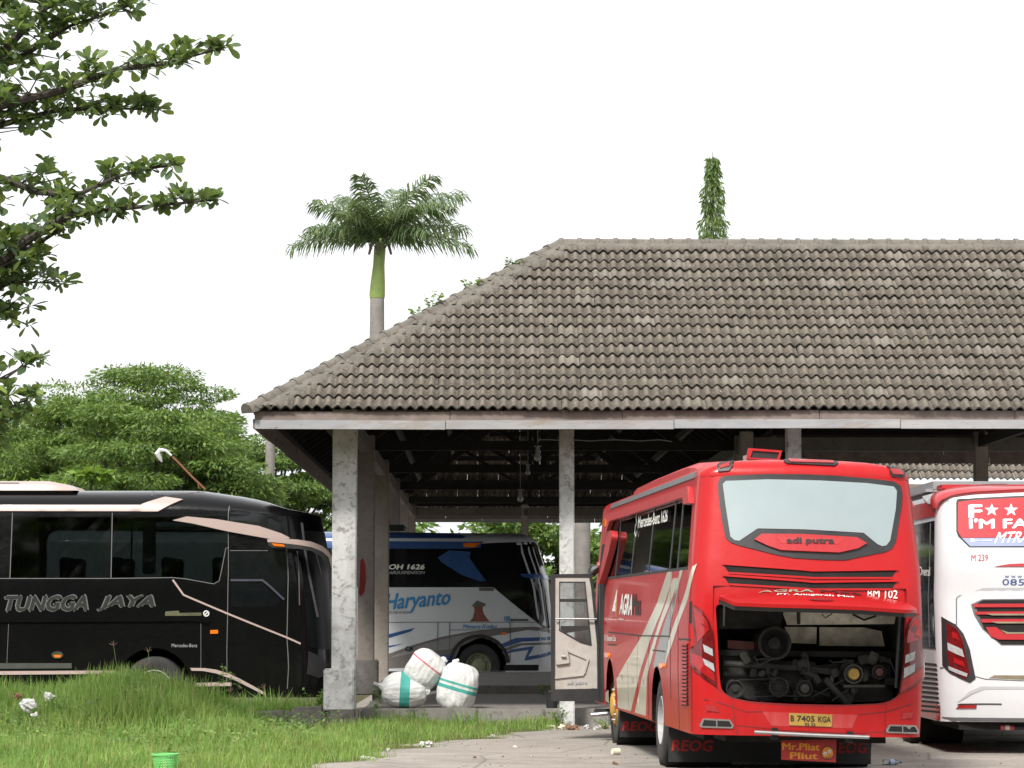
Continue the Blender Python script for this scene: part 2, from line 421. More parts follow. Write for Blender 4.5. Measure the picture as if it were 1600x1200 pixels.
# ------------------------------------------------------------------ shared materials
pm('tyre', (.02, .02, .02), .75, var=.3, dirt=.5, dirtcol=(.09, .08, .07)); pm('rubber', (.015, .015, .016), .6, dirt=.3, dirtcol=(.06, .055, .05))
pm('steel', (.45, .45, .46), .35, 1., .1, dirt=.4); pm('chrome', (.75, .75, .76), .14, 1., .04, dirt=.15)
pm('black_trim', (.018, .018, .02), .42, var=.2, dirt=.25, dirtcol=(.07, .065, .06)); pm('grey_trim', (.1, .1, .105), .5, dirt=.2)
pm('under', (.010, .0095, .009), .9, var=.4, dirt=.4, dirtcol=(.02, .017, .014))
pm('amber', (.8, .17, .01), .2, var=.1, coat=.6); pm('lens_red', (.30, .009, .011), .14, var=.15, vs=20, coat=.8); pm('lens_dark_red', (.11, .006, .007), .14, var=.3, vs=14, coat=.8)
pm('lens_white', (.34, .35, .35), .2, var=.2, vs=30, coat=.6)
pm('letter_white', (.75, .74, .7), .5, var=.08, dirt=.15); pm('letter_black', (.02, .02, .022), .45)
glassmat('tint_glass', (.26, .28, .28), .05); glassmat('black_tint', (.10, .115, .115), .02); glassmat('clear_glass', (.75, .78, .78), .05)
pm('dark_glass', (.006, .007, .008), .06, var=.2, spec=.4); pm('windscreen_dark', (.006, .007, .008), .3, var=.2, spec=.12)
# ================================================================== GROUND
def smooth(a, b, x):
    t = np.clip((x - a) / (b - a), 0, 1); return t * t * (3 - 2 * t)
def terr(x, y):
    x = np.asarray(x, float); y = np.asarray(y, float)
    h = .40 * np.exp(-((x + 5.75) / 1.1) ** 2 - ((y - 40.6) / 1.9) ** 2)
    h = h + .20 * smooth(-3.9, -6.4, x) * np.exp(-((y - 40.4) / 2.6) ** 2)
    h = h + .02 * smooth(-2.6, -3.6, x) * np.exp(-((y - 40.2) / 2.2) ** 2)
    h = h + .03 * np.sin(x * 1.7 + y * .9) * smooth(-1, -3, x) * smooth(27, 30, y) * smooth(45, 42, y)
    return h - .004
def grassmask(x, y):
    """1 where grass grows, and on ground darkened under the black coach"""
    x = np.asarray(x, float); y = np.asarray(y, float)
    edge = np.interp(y, [26, 30, 32.5, 35, 36.5, 38, 40, 42.7], [-2.9, -2.45, -2.0, -1.6, -1.35, -.75, .05, .55])
    wob = .22 * np.sin(y * 2.3 + 1) + .13 * np.sin(y * 5.1) + .1 * np.sin(x * 3.7 + y)
    g = smooth(.35, -.35, x - edge - wob)
    strip = smooth(.25, -.1, x - .75) * smooth(41.1 + .25, 41.5 + .25, y + .12 * np.sin(x * 5)) # in front of the platform
    kb = smooth(-.35, -.1, -np.abs(x + 3.2) + .75) * smooth(41.0, 41.3, y) * smooth(42.4, 42.3, y)
    return np.maximum(g, strip) * (y < np.where(x < -2.95, 64., 43.2))  # dark soil carried under and past the black coach, painting its shade
gx = np.unique(np.concatenate([np.linspace(-900, -30, 12), np.linspace(-30, -10, 21), np.linspace(-10, 8, 121), np.linspace(8, 30, 23), np.linspace(30, 900, 12)]))
gy = np.unique(np.concatenate([np.linspace(-60, 24, 15), np.linspace(24, 46, 148), np.linspace(46, 110, 33), np.linspace(110, 1500, 12)]))
GX, GY = np.meshgrid(gx, gy); GZ = terr(GX, GY); nx, ny = len(gx), len(gy)
V = np.stack([GX, GY, GZ], -1).reshape(-1, 3); ii = np.arange(nx * ny).reshape(ny, nx)
Fq = np.stack([ii[:-1, :-1], ii[:-1, 1:], ii[1:, 1:], ii[1:, :-1]], -1).reshape(-1, 4)
m, t, b = newmat('ground'); P = pos(t)
at_ = t.nodes.new('ShaderNodeAttribute'); at_.attribute_name = 'grass'
n1 = noise(t, 1.1, 6, .65, P); n2 = noise(t, 14, 5, .7, P); n3 = noise(t, .35, 3, .5, P); n4 = noise(t, 60, 3, .6, P)
dirt = mixc(t, ramp(t, n1, [(.32, 0), (.68, 1)]), (.23, .205, .18), (.37, .34, .305))
dirt = mixc(t, ramp(t, n3, [(.45, 0), (.62, .7)]), dirt, (.30, .27, .24))
dirt = mixc(t, ramp(t, n2, [(.56, 0), (.68, .75)]), dirt, (.12, .105, .09))
dirt = mixc(t, ramp(t, n4, [(.62, 0), (.7, .5)]), dirt, (.45, .42, .38))
vor = N(t, 'ShaderNodeTexVoronoi', Scale=.55, feature='DISTANCE_TO_EDGE'); 
mp = t.nodes.new('ShaderNodeMapping'); t.links.new(P, mp.inputs[0]); mpn = mixc(t, .25, mp.outputs[0], mp.outputs[0]); t.links.new(mp.outputs[0], vor.inputs['Vector'])
dirt = mixc(t, ramp(t, vor.outputs['Distance'], [(0, .55), (.018, 0)]), dirt, (.08, .075, .065))
soil = mixc(t, n2, (.055, .06, .025), (.12, .11, .05))
gm = mth(t, 'ADD', at_.outputs['Fac'], mth(t, 'MULTIPLY', mth(t, 'SUBTRACT', n1, .5), .9))
t.links.new(mixc(t, ramp(t, gm, [(.35, 0), (.6, 1)]), dirt, soil), b.inputs['Base Color'])
b.inputs['Roughness'].default_value = .93; b.inputs['Specular IOR Level'].default_value = .2
bn = t.nodes.new('ShaderNodeBump'); bn.inputs['Strength'].default_value = .6; bn.inputs['Distance'].default_value = .03
t.links.new(mth(t, 'ADD', n2, mth(t, 'MULTIPLY', n4, .4)), bn.inputs['Height']); t.links.new(bn.outputs[0], b.inputs['Normal'])
g = mknp('ground', V, Fq, m, None, True); tag(g, kind='structure')
ga = g.data.attributes.new('grass', 'FLOAT', 'POINT'); ga.data.foreach_set('value', grassmask(V[:, 0], V[:, 1]).astype(np.float32))
# ================================================================== OPEN HALL
def plaster(name, base, dark, bump=.35, grime=.5):
    m, t, b = newmat(name); P = pos(t)
    n1 = noise(t, 2.2, 5, .65, P); n2 = noise(t, 9, 6, .7, P, .4); n3 = noise(t, 3.5, 4, .6, pos(t, (1, 1, .25)))
    c = mixc(t, ramp(t, n1, [(.3, 0), (.7, 1)]), base, tuple(x * .82 for x in base))
    c = mixc(t, mth(t, 'MULTIPLY', ramp(t, n2, [(.52, 0), (.64, 1)]), grime), c, dark)
    c = mixc(t, mth(t, 'MULTIPLY', ramp(t, n3, [(.5, 0), (.7, 1)]), grime * .7), c, tuple(x * .55 for x in base))
    c = mixc(t, mth(t, 'MULTIPLY', ramp(t, noise(t, 1.1, 6, .75, P, .8), [(.5, 0), (.6, 1)]), grime * .5), c, tuple(x * 1.25 for x in dark))
    t.links.new(c, b.inputs['Base Color']); b.inputs['Roughness'].default_value = .9
    bn = t.nodes.new('ShaderNodeBump'); bn.inputs['Strength'].default_value = bump; bn.inputs['Distance'].default_value = .012
    t.links.new(n2, bn.inputs['Height']); t.links.new(bn.outputs[0], b.inputs['Normal']); return m
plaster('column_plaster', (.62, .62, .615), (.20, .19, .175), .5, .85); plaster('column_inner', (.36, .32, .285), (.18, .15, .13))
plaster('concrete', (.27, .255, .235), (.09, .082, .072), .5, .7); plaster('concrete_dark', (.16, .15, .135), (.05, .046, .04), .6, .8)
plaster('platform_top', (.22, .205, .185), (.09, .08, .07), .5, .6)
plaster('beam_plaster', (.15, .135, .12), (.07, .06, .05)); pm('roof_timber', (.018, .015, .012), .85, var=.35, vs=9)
m, t, b = newmat('tile'); P = pos(t)
g_ = t.nodes.new('ShaderNodeNewGeometry'); oi = t.nodes.new('ShaderNodeObjectInfo')
rr = mth(t, 'FRACT', mth(t, 'ADD', g_.outputs['Random Per Island'], oi.outputs['Random']))
n1 = noise(t, .45, 4, .6, P); n2 = noise(t, 16, 5, .7, P); n3 = noise(t, 3.2, 5, .7, P); n5 = noise(t, 60, 2, .5, P)
c = mixc(t, ramp(t, n1, [(.3, 0), (.7, 1)]), (.072, .064, .055), (.110, .097, .083))
c = mixc(t, ramp(t, rr, [(.0, .55), (.22, .08), (.8, 0)]), c, (.082, .073, .064))
c = mixc(t, ramp(t, rr, [(.80, 0), (.95, .45), (1, .75)]), c, (.235, .22, .195))
c = mixc(t, ramp(t, n2, [(.48, 0), (.72, .75)]), c, (.25, .215, .175))
c = mixc(t, ramp(t, n3, [(.50, 0), (.72, .75)]), c, (.062, .058, .05))
c = mixc(t, ramp(t, n5, [(.66, 0), (.74, .6)]), c, (.34, .31, .25))
c = mixc(t, ramp(t, noise(t, .9, 6, .7, pos(t, (1, 1, .2)), .6), [(.52, 0), (.72, .55)]), c, (.06, .058, .046))
c = mixc(t, ramp(t, noise(t, 4.5, 2, .4, P), [(.79, 0), (.81, .95)]), c, (.55, .53, .47))
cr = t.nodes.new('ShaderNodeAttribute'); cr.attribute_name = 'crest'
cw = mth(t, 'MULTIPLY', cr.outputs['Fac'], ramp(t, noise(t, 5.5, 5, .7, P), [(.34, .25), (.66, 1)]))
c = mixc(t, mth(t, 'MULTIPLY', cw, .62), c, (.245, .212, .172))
t.links.new(c, b.inputs['Base Color']); b.inputs['Roughness'].default_value = .92; b.inputs['Specular IOR Level'].default_value = .15
bn = t.nodes.new('ShaderNodeBump'); bn.inputs['Strength'].default_value = .35; bn.inputs['Distance'].default_value = .008
t.links.new(n2, bn.inputs['Height']); t.links.new(bn.outputs[0], b.inputs['Normal']); tilemat = m
pm('tile_edge', (.05, .045, .04), .95, var=.4, vs=30)            # tile butt ends, darkened to paint the shadow line under each row
plaster('mortar', (.165, .148, .125), (.075, .068, .058), .8, .9)
m, t, b = newmat('fascia_paint'); P = pos(t, (.5, .5, 2.5))
oi = t.nodes.new('ShaderNodeObjectInfo')
n1 = noise(t, 3, 5, .65, P, .5); n2 = noise(t, 1.2, 5, .7, P, .8)
c = mixc(t, ramp(t, n1, [(.35, 0), (.65, 1)]), (.25, .268, .295), (.33, .33, .335))
c = mixc(t, ramp(t, n2, [(.50, 0), (.66, .9)]), c, (.22, .17, .13)); c = mixc(t, ramp(t, oi.outputs['Random'], [(0, .35), (1, 0)]), c, (.30, .28, .26))
c = mixc(t, ramp(t, noise(t, 8, 4, .7, P), [(.62, 0), (.72, .9)]), c, (.13, .10, .085))
t.links.new(c, b.inputs['Base Color']); b.inputs['Roughness'].default_value = .75
pm('fascia_bare', (.19, .155, .14), .85, var=.3, vs=4, dirt=.4)
YAW = math.atan(51 / F)
hall = empty('bus_hall', atZ(539, 958 + 1.75 * F / 42.5, 0) * 1.0, YAW, 'long open bus hall with weathered tiled hip roof on square plaster columns', 'hall')
hall.location = ((539 - 800) * 42.5 / F, 42.5, 0)
OH, SP, EZ = 1.36, 6.97, 4.80
HS = SP / 2 + OH; TAN = 3.20 / HS; CX = SP / 2; RZ = EZ + HS * TAN; LY = 40.5; XE = 24.0
# --- columns
def column(lx, ly, w_, zt, z0=0., mat='column_inner', pl=None, ploff=0):
    o = MB().box((lx, ly, (z0 + zt) / 2), (w_, w_, zt - z0), None, .015).build('column', MATS[mat], hall)
    if pl:
        pw, ph = pl; MB().box((lx + ploff, ly - .01, z0 + ph / 2), (pw, pw, ph), None, .02).build('plinth', MATS['concrete' if mat == 'column_inner' else mat], o)
ST = [8.1 * i for i in range(6)]
for i, ly in enumerate(ST):
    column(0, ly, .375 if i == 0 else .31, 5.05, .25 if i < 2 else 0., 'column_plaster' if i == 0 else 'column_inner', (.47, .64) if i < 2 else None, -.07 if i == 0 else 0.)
    if i: column(SP, ly, .24, 5.05)
column(SP / 2 - .02, 0, .23, 5.05, 0, 'column_plaster'); column(SP + .05, 0, .23, 5.05, 0, 'column_plaster'); column(SP / 2, LY, .22, 5.05)
for lx in (14.1, 21.1): column(lx, 0, .23, 5.05, 0, 'column_plaster')
for lx in (SP, 11.25, 18.2): column(lx, SP, .24, 5.05)
def beam(a, b_, w_=.2, h=.25, z=4.82, nm='beam', mt='beam_plaster'):
    MB().bar((*a, z), (*b_, z), w_, h, (0, 0, 1), .01).build(nm, MATS[mt], hall)
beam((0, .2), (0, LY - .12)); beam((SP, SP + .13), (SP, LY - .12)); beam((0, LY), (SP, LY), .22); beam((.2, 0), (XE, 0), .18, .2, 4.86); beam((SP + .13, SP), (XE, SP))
# --- trusses
for ly in ST[1:-1]:
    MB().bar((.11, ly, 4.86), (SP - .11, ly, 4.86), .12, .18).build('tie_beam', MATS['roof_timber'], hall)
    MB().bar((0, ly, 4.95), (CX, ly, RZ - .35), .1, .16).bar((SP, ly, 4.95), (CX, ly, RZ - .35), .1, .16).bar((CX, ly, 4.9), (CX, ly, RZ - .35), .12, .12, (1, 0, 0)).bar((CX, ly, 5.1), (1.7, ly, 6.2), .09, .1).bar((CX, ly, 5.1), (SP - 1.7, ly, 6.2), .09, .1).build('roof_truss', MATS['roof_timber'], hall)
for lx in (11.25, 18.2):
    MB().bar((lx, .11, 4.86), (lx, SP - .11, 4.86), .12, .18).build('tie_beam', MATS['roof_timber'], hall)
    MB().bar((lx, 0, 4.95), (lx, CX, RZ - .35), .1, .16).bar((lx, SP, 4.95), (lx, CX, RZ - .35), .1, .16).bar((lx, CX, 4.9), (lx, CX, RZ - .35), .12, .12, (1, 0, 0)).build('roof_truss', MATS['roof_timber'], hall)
# --- tiles
TW, EXPO, TL = .314, .343, .425
def tprof(t):
    t = (t % 1.); return .060 * (.5 + .5 * math.cos(2 * math.pi * (t - .36))) ** .85
nseg = 16; TV = []; TF = []
for k in range(nseg + 1):
    x = TW * k / nseg; p = tprof(2 * k / nseg); TV += [(x, 0, p + .052), (x, TL, p + .002), (x, .003, p + .024)]
TV = np.array(TV); TF = np.array([(3 * k, 3 * k + 3, 3 * k + 4, 3 * k + 1) for k in range(nseg)] + [(3 * k + 2, 3 * k + 5, 3 * k + 3, 3 * k) for k in range(nseg)])
tile_me = bpy.data.meshes.new('tile'); tile_me.from_pydata([tuple(map(float, v)) for v in TV], [], [tuple(map(int, f)) for f in TF])
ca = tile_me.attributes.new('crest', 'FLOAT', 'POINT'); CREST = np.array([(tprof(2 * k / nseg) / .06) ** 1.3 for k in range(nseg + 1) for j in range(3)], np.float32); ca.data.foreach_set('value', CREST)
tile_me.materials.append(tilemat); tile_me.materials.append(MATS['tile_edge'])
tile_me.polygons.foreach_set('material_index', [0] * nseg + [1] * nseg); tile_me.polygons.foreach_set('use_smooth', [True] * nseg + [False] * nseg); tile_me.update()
CS = 1 / math.sqrt(1 + TAN * TAN); SL = HS / CS; NR = int(round(SL / EXPO)); EXPO = SL / NR
wob = lambda x, r:   .022 * math.sin(x * .9 + r * .37) + .011 * math.sin(x * 2.3 - r * .9)
def slope(O, A, length, lo, hi, single=0, nm='roof_tiles', par=None):
    """O: eave start, A: unit vector along the eave; up-slope direction is A turned left. lo/hi(d): clip limits along the eave at plan distance d"""
    A = Vector(A); I = Vector((-A.y, A.x, 0)); U = (I * CS + Vector((0, 0, TAN * CS))); Nn_ = A.cross(U); O = Vector(O)
    VV = []; FF = []; n = 0; cnt = 0
    for r in range(NR):
        d0 = r * EXPO * CS; l, h = lo(d0), hi(d0 + EXPO * CS * .5)
        for c_ in range(int(length / TW) + 1):
            x0 = c_ * TW + rng.normal() * .002
            if x0 + TW < l or x0 > h: continue
            w_ = O + A * x0 + U * (r * EXPO - .02 + rng.normal() * .006 + wob(x0, r)) + Nn_ * (rng.normal() * .003)
            full = x0 >= lo(d0 + TL * CS) and x0 + TW <= hi(d0 + TL * CS)
            if full and cnt < single:
                # largest in the picture: rows near the eave, inside the frame
                wp = hall.matrix_basis @ w_; q = proj(np.array(wp))
                if -40 < q[0] < 1590:
                    o = bpy.data.objects.new('tile', tile_me); COL.objects.link(o); o.parent = hall
                    M = Matrix((A, U, Nn_)).transposed().to_4x4(); M.translation = w_
                    o.matrix_local = M @ Matrix.Rotation(rng.normal() * .010, 4, 'Z'); cnt += 1; continue
            T = TV.copy(); T[:, 0] += x0
            dd = d0 + T[:, 1] * CS
            T[:, 0] = np.clip(T[:, 0], [lo(q) for q in dd], [hi(q) for q in dd])
            tw_ = rng.normal() * .004
            VV.append(np.outer(T[:, 0], A) + np.outer(T[:, 1] + r * EXPO - .02 + rng.normal() * .006 + wob(x0, r), U) + np.outer(T[:, 2] + tw_ * 1., Nn_) + np.array(O)); FF.append(TF + n); n += len(TV)
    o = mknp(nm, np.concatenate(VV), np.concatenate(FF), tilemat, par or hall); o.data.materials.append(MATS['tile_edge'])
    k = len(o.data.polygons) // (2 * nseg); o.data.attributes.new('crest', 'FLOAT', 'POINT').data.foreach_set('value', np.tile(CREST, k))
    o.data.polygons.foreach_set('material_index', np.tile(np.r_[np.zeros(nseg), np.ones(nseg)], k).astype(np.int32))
    o.data.polygons.foreach_set('use_smooth', np.tile(np.r_[np.ones(nseg), np.zeros(nseg)], k).astype(bool))
    tag(o, kind='stuff')
WL = SP + 2 * OH; NL = LY + 2 * OH
slope((-OH, -OH, EZ), (1, 0, 0), XE + OH, lambda d: d, lambda d: 1e3, 300)
slope((-OH, LY + OH, EZ), (0, -1, 0), NL, lambda d: d, lambda d: NL - d)
slope((SP + OH, LY + OH, EZ), (-1, 0, 0), WL, lambda d: d, lambda d: WL - d)
slope((SP + OH, SP + OH, EZ), (0, 1, 0), LY - SP, lambda d: -d, lambda d: LY - SP - d) if False else slope((SP + OH, CX, EZ), (0, 1, 0), LY + OH - CX, lambda d: HS - d, lambda d: LY + OH - CX - d)
slope((XE, SP + OH, EZ), (-1, 0, 0), XE - CX, lambda d: 0, lambda d: XE - SP - OH + d)
# --- ridge and hip caps, each one a piece; mortar bedding below them
def caps(a, b_, step=.29, w_=.13, h=.065, down=.06):
    a = Vector(a); b_ = Vector(b_); d = b_ - a; L = d.length; d.normalize(); n = int(L / step); step = L / n
    sx = d.cross(Vector((0, 0, 1))).normalized(); up = sx.cross(d); K = 8
    ts = [math.pi * k / K for k in range(K + 1)]
    vs = []
    for yy, k_ in ((-.03, 1.06), (.035, 1.08), (.045, .96), (step + .03, .9)):
        vs += [(w_ * k_ * math.cos(q), yy, h * k_ * math.sin(q) ** .8 - down * (1 - math.sin(q)) + (.012 if k_ > 1 else 0)) for q in ts]
    m_ = K + 1; fs = [(i * m_ + k, i * m_ + k + 1, (i + 1) * m_ + k + 1, (i + 1) * m_ + k) for i in range(3) for k in range(K)] + [tuple(range(m_))]
    me = None
    for i in range(n):
        p = a + d * (i * step) + up * .02
        M = Matrix((sx, d, up)).transposed().to_4x4(); M.translation = p
        if me is None: o = mk('ridge_tile', vs, fs, MATS['mortar'], hall, 50); me = o.data
        else: o = bpy.data.objects.new('ridge_tile', me); COL.objects.link(o); o.parent = hall
        o.matrix_local = M @ Matrix.Rotation(rng.normal() * .02, 4, 'Z') @ Matrix.Rotation(rng.normal() * .008, 4, 'X')
RG = (CX, CX, RZ + .03)
caps((-OH - .05, -OH - .05, EZ + .03), RG, .335, .125, .065, .09); caps(RG, (XE, CX, RZ + .03), .31); caps((CX, LY - CX, RZ + .03), RG, .31)
caps((-OH, LY + OH, EZ + .03), (CX, LY - CX, RZ + .03), .335, .145); caps((SP + OH, LY + OH, EZ + .03), (CX, LY - CX, RZ + .03), .335, .145)
def bed(a, b_, offA, offB, nm='mortar'):
    """ragged strip of mortar between points a and b, from offset offA to offB"""
    a = np.array(a); b_ = np.array(b_); n = int(np.linalg.norm(b_ - a) / .06); ts = np.linspace(0, 1, n); V = []; 
    for i, q in enumerate(ts):
        p = a + (b_ - a) * q; j = 1 + .13 * math.sin(i * .9) + .1 * math.sin(i * 2.3 + 1) + rng.normal() * .05
        V += [p + np.array(offA), p + np.array(offB) * .55 * j + np.array([0, 0, .05 + rng.normal() * .01]), p + np.array(offB) * j * .92 + np.array([0, 0, .045]), p + np.array(offB) * j - np.array([0, 0, .05])]
    f = [(4 * i + k, 4 * i + 4 + k, 4 * i + 5 + k, 4 * i + 1 + k) for i in range(n - 1) for k in (0, 1, 2)]
    mk(nm, V, f, MATS['mortar'], hall, 180)
# hip: the strip runs sideways on the front slope (along +x stays at the same height)
bed((-OH, -OH, EZ + .06), (CX, CX, RZ + .06), (0, 0, .05), (.42, 0, .0)); bed((-OH, -OH, EZ + .06), (CX, CX, RZ + .06), (0, 0, .05), (0, .42, 0))
bed((CX, CX, RZ + .05), (XE, CX, RZ + .05), (0, 0, .03), (0, -.25, -.25 * TAN + .015)); bed((CX, CX, RZ + .05), (CX, LY - CX, RZ + .05), (0, 0, .03), (-.25, 0, -.25 * TAN + .015))
# --- rafters and purlins under the long wing
def sl_pt(side, a, d, off=-.07):
    z = EZ + d * TAN + off
    return {'w': (-OH + d, a, z), 'e': (SP + OH - d, a, z), 'n': (a, LY + OH - d, z), 's': (a, -OH + d, z), 'm': (a, SP + OH - d, z)}[side]
for side, lo_, hi_ in (('w', 0.6, 40.), ('e', 9.5, 40.), ('n', -.9, 7.9), ('m', 9.6, 22.), ('s', -.6, 22.)):
    k = lo_
    while k < hi_:
        top = HS
        if side == 'w' : top = min(HS, k + OH, LY + OH - k)
        if side == 'e': top = min(HS, LY + OH - k)
        if side == 'n': top = min(HS, k + OH, SP + OH - k)
        if side == 's': top = min(HS, k + OH)
        if top > .4: MB().bar(sl_pt(side, k, .16), sl_pt(side, k, top - .05), .06, .11).build('rafter', MATS['roof_timber'], hall)
        k += 1.02
for d in (.75, 1.7, 2.7, 3.7):
    MB().bar(sl_pt('w', d - OH, d, -.2), sl_pt('w', LY + OH - d, d, -.2), .1, .14).build('purlin', MATS['roof_timber'], hall)
    MB().bar(sl_pt('e', SP + OH - d, d, -.2), sl_pt('e', LY + OH - d, d, -.2), .1, .14).build('purlin', MATS['roof_timber'], hall)
    MB().bar(sl_pt('n', d - OH, d, -.2), sl_pt('n', SP + OH - d, d, -.2), .1, .14).build('purlin', MATS['roof_timber'], hall)
    MB().bar(sl_pt('m', SP + OH - d, d, -.2), sl_pt('m', 23.5, d, -.2), .1, .14).build('purlin', MATS['roof_timber'], hall)
# --- fascia boards
def fascia(a, b_, inward, bare=False):
    a = Vector(a); b_ = Vector(b_); L = (b_ - a).length; d = (b_ - a).normalized(); iv = Vector(inward)
    for lvl, (z0, z1, ins, mt) in enumerate(((4.545, 4.683, .03, 'fascia_paint'), (4.66, 4.815, .062, 'fascia_bare'))):
        q = 0.
        while q < L - .3:
            q2 = min(L, q + rng.uniform(2.3, 3.9) if L > 6 else L)
            if L - q2 < .8: q2 = L
            dz = rng.normal() * .005
            MB().bar(a + d * (q + .004) + iv * (ins + abs(rng.normal()) * .006) + Vector((0, 0, (z0 + z1) / 2 + dz)), a + d * (q2 - .004) + iv * (ins + abs(rng.normal()) * .006) + Vector((0, 0, (z0 + z1) / 2 + dz + rng.normal() * .006)), .03, z1 - z0, (0, 0, 1), .004).build('fascia_board', MATS['fascia_bare' if bare else mt], hall)
            q = q2
fascia((-OH + .05, -OH, -.01), (XE, -OH, 0.02), (0, 1, 0)); fascia((-OH, -OH + .04, 0), (-OH, LY + OH, 0), (1, 0, 0), True); fascia((-OH + .05, LY + OH, 0), (SP + OH - .05, LY + OH, 0), (0, -1, 0))
fascia((SP + OH, SP + OH + .04, 0), (SP + OH, LY + OH, 0), (-1, 0, 0), True); fascia((SP + OH + .05, SP + OH, 0), (XE, SP + OH, 0), (0, -1, 0), True)
MB().box((SP + OH - .02, SP + OH - .02, 4.70), (.26, .26, .34)).build('fascia_board', MATS['fascia_bare'], hall)
# --- platform inside the hall (setting)
def slab(name, x0, x1, y0, y1, z0, z1, mat, bev=.03):
    o = MB().box(((x0 + x1) / 2, (y0 + y1) / 2, (z0 + z1) / 2), (x1 - x0, y1 - y0, z1 - z0), None, bev).build(name, MATS[mat])
    o.location = hall.location; o.rotation_euler = (0, 0, YAW); tag(o, kind='structure'); return o
slab('platform', .24, 7.6, .52, 8.6, -.3, .25, 'platform_top'); slab('platform', .1, 7.4, 8.6, 20.5, -.3, .40, 'platform_top')
# front face of the platform: separate kerb blocks, each a piece
kerb = MB().box((3.9, .57, .06), (7.3, .07, .33)).build('kerb', MATS['concrete_dark']); kerb.location = hall.location; kerb.rotation_euler = (0, 0, YAW); tag(kerb, kind='structure')
q = .25
while q < 7.4:
    q2 = q + rng.uniform(.75, 1.25); 
    MB().box(((q + q2) / 2, .50 + rng.normal() * .006, .095 + rng.normal() * .006), (q2 - q - .012, .11, .33), None, .02).build('kerb_block', MATS['concrete'], kerb); q = q2
kb2 = MB().box((-.55, .02, .08), (1.5, .36, .3)).build('kerb', MATS['concrete_dark']); kb2.location = hall.location; kb2.rotation_euler = (0, 0, YAW); tag(kb2, kind='structure')
for q, q2, zt_ in ((-1.42, -.86, .235), (-.85, -.27, .30), (-.26, .23, .315)):
    MB().box(((q + q2) / 2, 0 + rng.normal() * .008, zt_ - .2), (q2 - q, .5, .4), Matrix.Rotation(R(-2.2 if q < -.5 else 0), 3, 'Y'), .06).build('kerb_block', MATS['concrete_dark'], kb2)

# ------------------------------------------------------------------ second hall across the yard: only its roof and posts show
hall2 = empty('bus_hall', (hall.location.x, hall.location.y, 0), YAW, 'lower tiled hall roof showing under the eave above the white coach', 'hall')
HX, HY = 10.6, 21.2
slope((HX, HY, EZ + .05), (1, 0, 0), 16, lambda d: d, lambda d: 1e3, 0, 'roof_tiles', hall2)
slope((HX, HY + 2 * HS, EZ + .05), (0, -1, 0), 2 * HS, lambda d: d, lambda d: 2 * HS - d, 0, 'roof_tiles', hall2)
MB().bar((HX, HY + .04, 4.66), (HX + 16, HY + .04, 4.66), .03, .22).build('fascia_board', MATS['fascia_bare'], hall2)
MB().bar((HX + .1, HY + .1, EZ + .08), (HX + HS, HY + HS, RZ + .1), .28, .12).build('hip_cap', MATS['mortar'], hall2)
for lx in (HX + OH, HX + OH + 5, HX + OH + 10): MB().box((lx, HY + OH, 2.6), (.24, .24, 5.2), None, .015).build('column', MATS['column_inner'], hall2)
for lx in (HX + OH, HX + OH + 5, HX + OH + 10): MB().box((lx, HY + OH + 7, 2.6), (.24, .24, 5.2), None, .015).build('column', MATS['column_inner'], hall2)

MB().box((HX + 8.8, HY + 7.6, 2.5), (14, .2, 5.0)).build('wall', MATS['concrete_dark'], hall2)

# added dark sheets under the four long slopes, standing in for roof shade
pm('roof_shade', (.012, .011, .010), .95, var=.3)
def sheet(pts): mk('roof_shade_sheet', pts, [tuple(range(len(pts)))], MATS['roof_shade'], hall, 0)
u_ = lambda x, y, d: (x, y, EZ + d * TAN - .012)
sheet([u_(-OH + .06, -OH + .12, .06), u_(-OH + .06, LY + OH - .12, .06), u_(CX - .05, LY - CX, HS - .05), u_(CX - .05, CX + .05, HS - .05)])
sheet([u_(SP + OH - .06, SP + OH, .06), u_(SP + OH - .06, LY + OH - .12, .06), u_(CX + .05, LY - CX, HS - .05), u_(CX + .05, CX + .05, HS - .05)])
sheet([u_(-OH + .12, -OH + .06, .06), u_(XE, -OH + .06, .06), u_(XE, CX - .05, HS - .05), u_(CX, CX - .05, HS - .05)])
sheet([u_(SP + OH, SP + OH - .06, .06), u_(XE, SP + OH - .06, .06), u_(XE, CX + .05, HS - .05), u_(CX, CX + .05, HS - .05)])
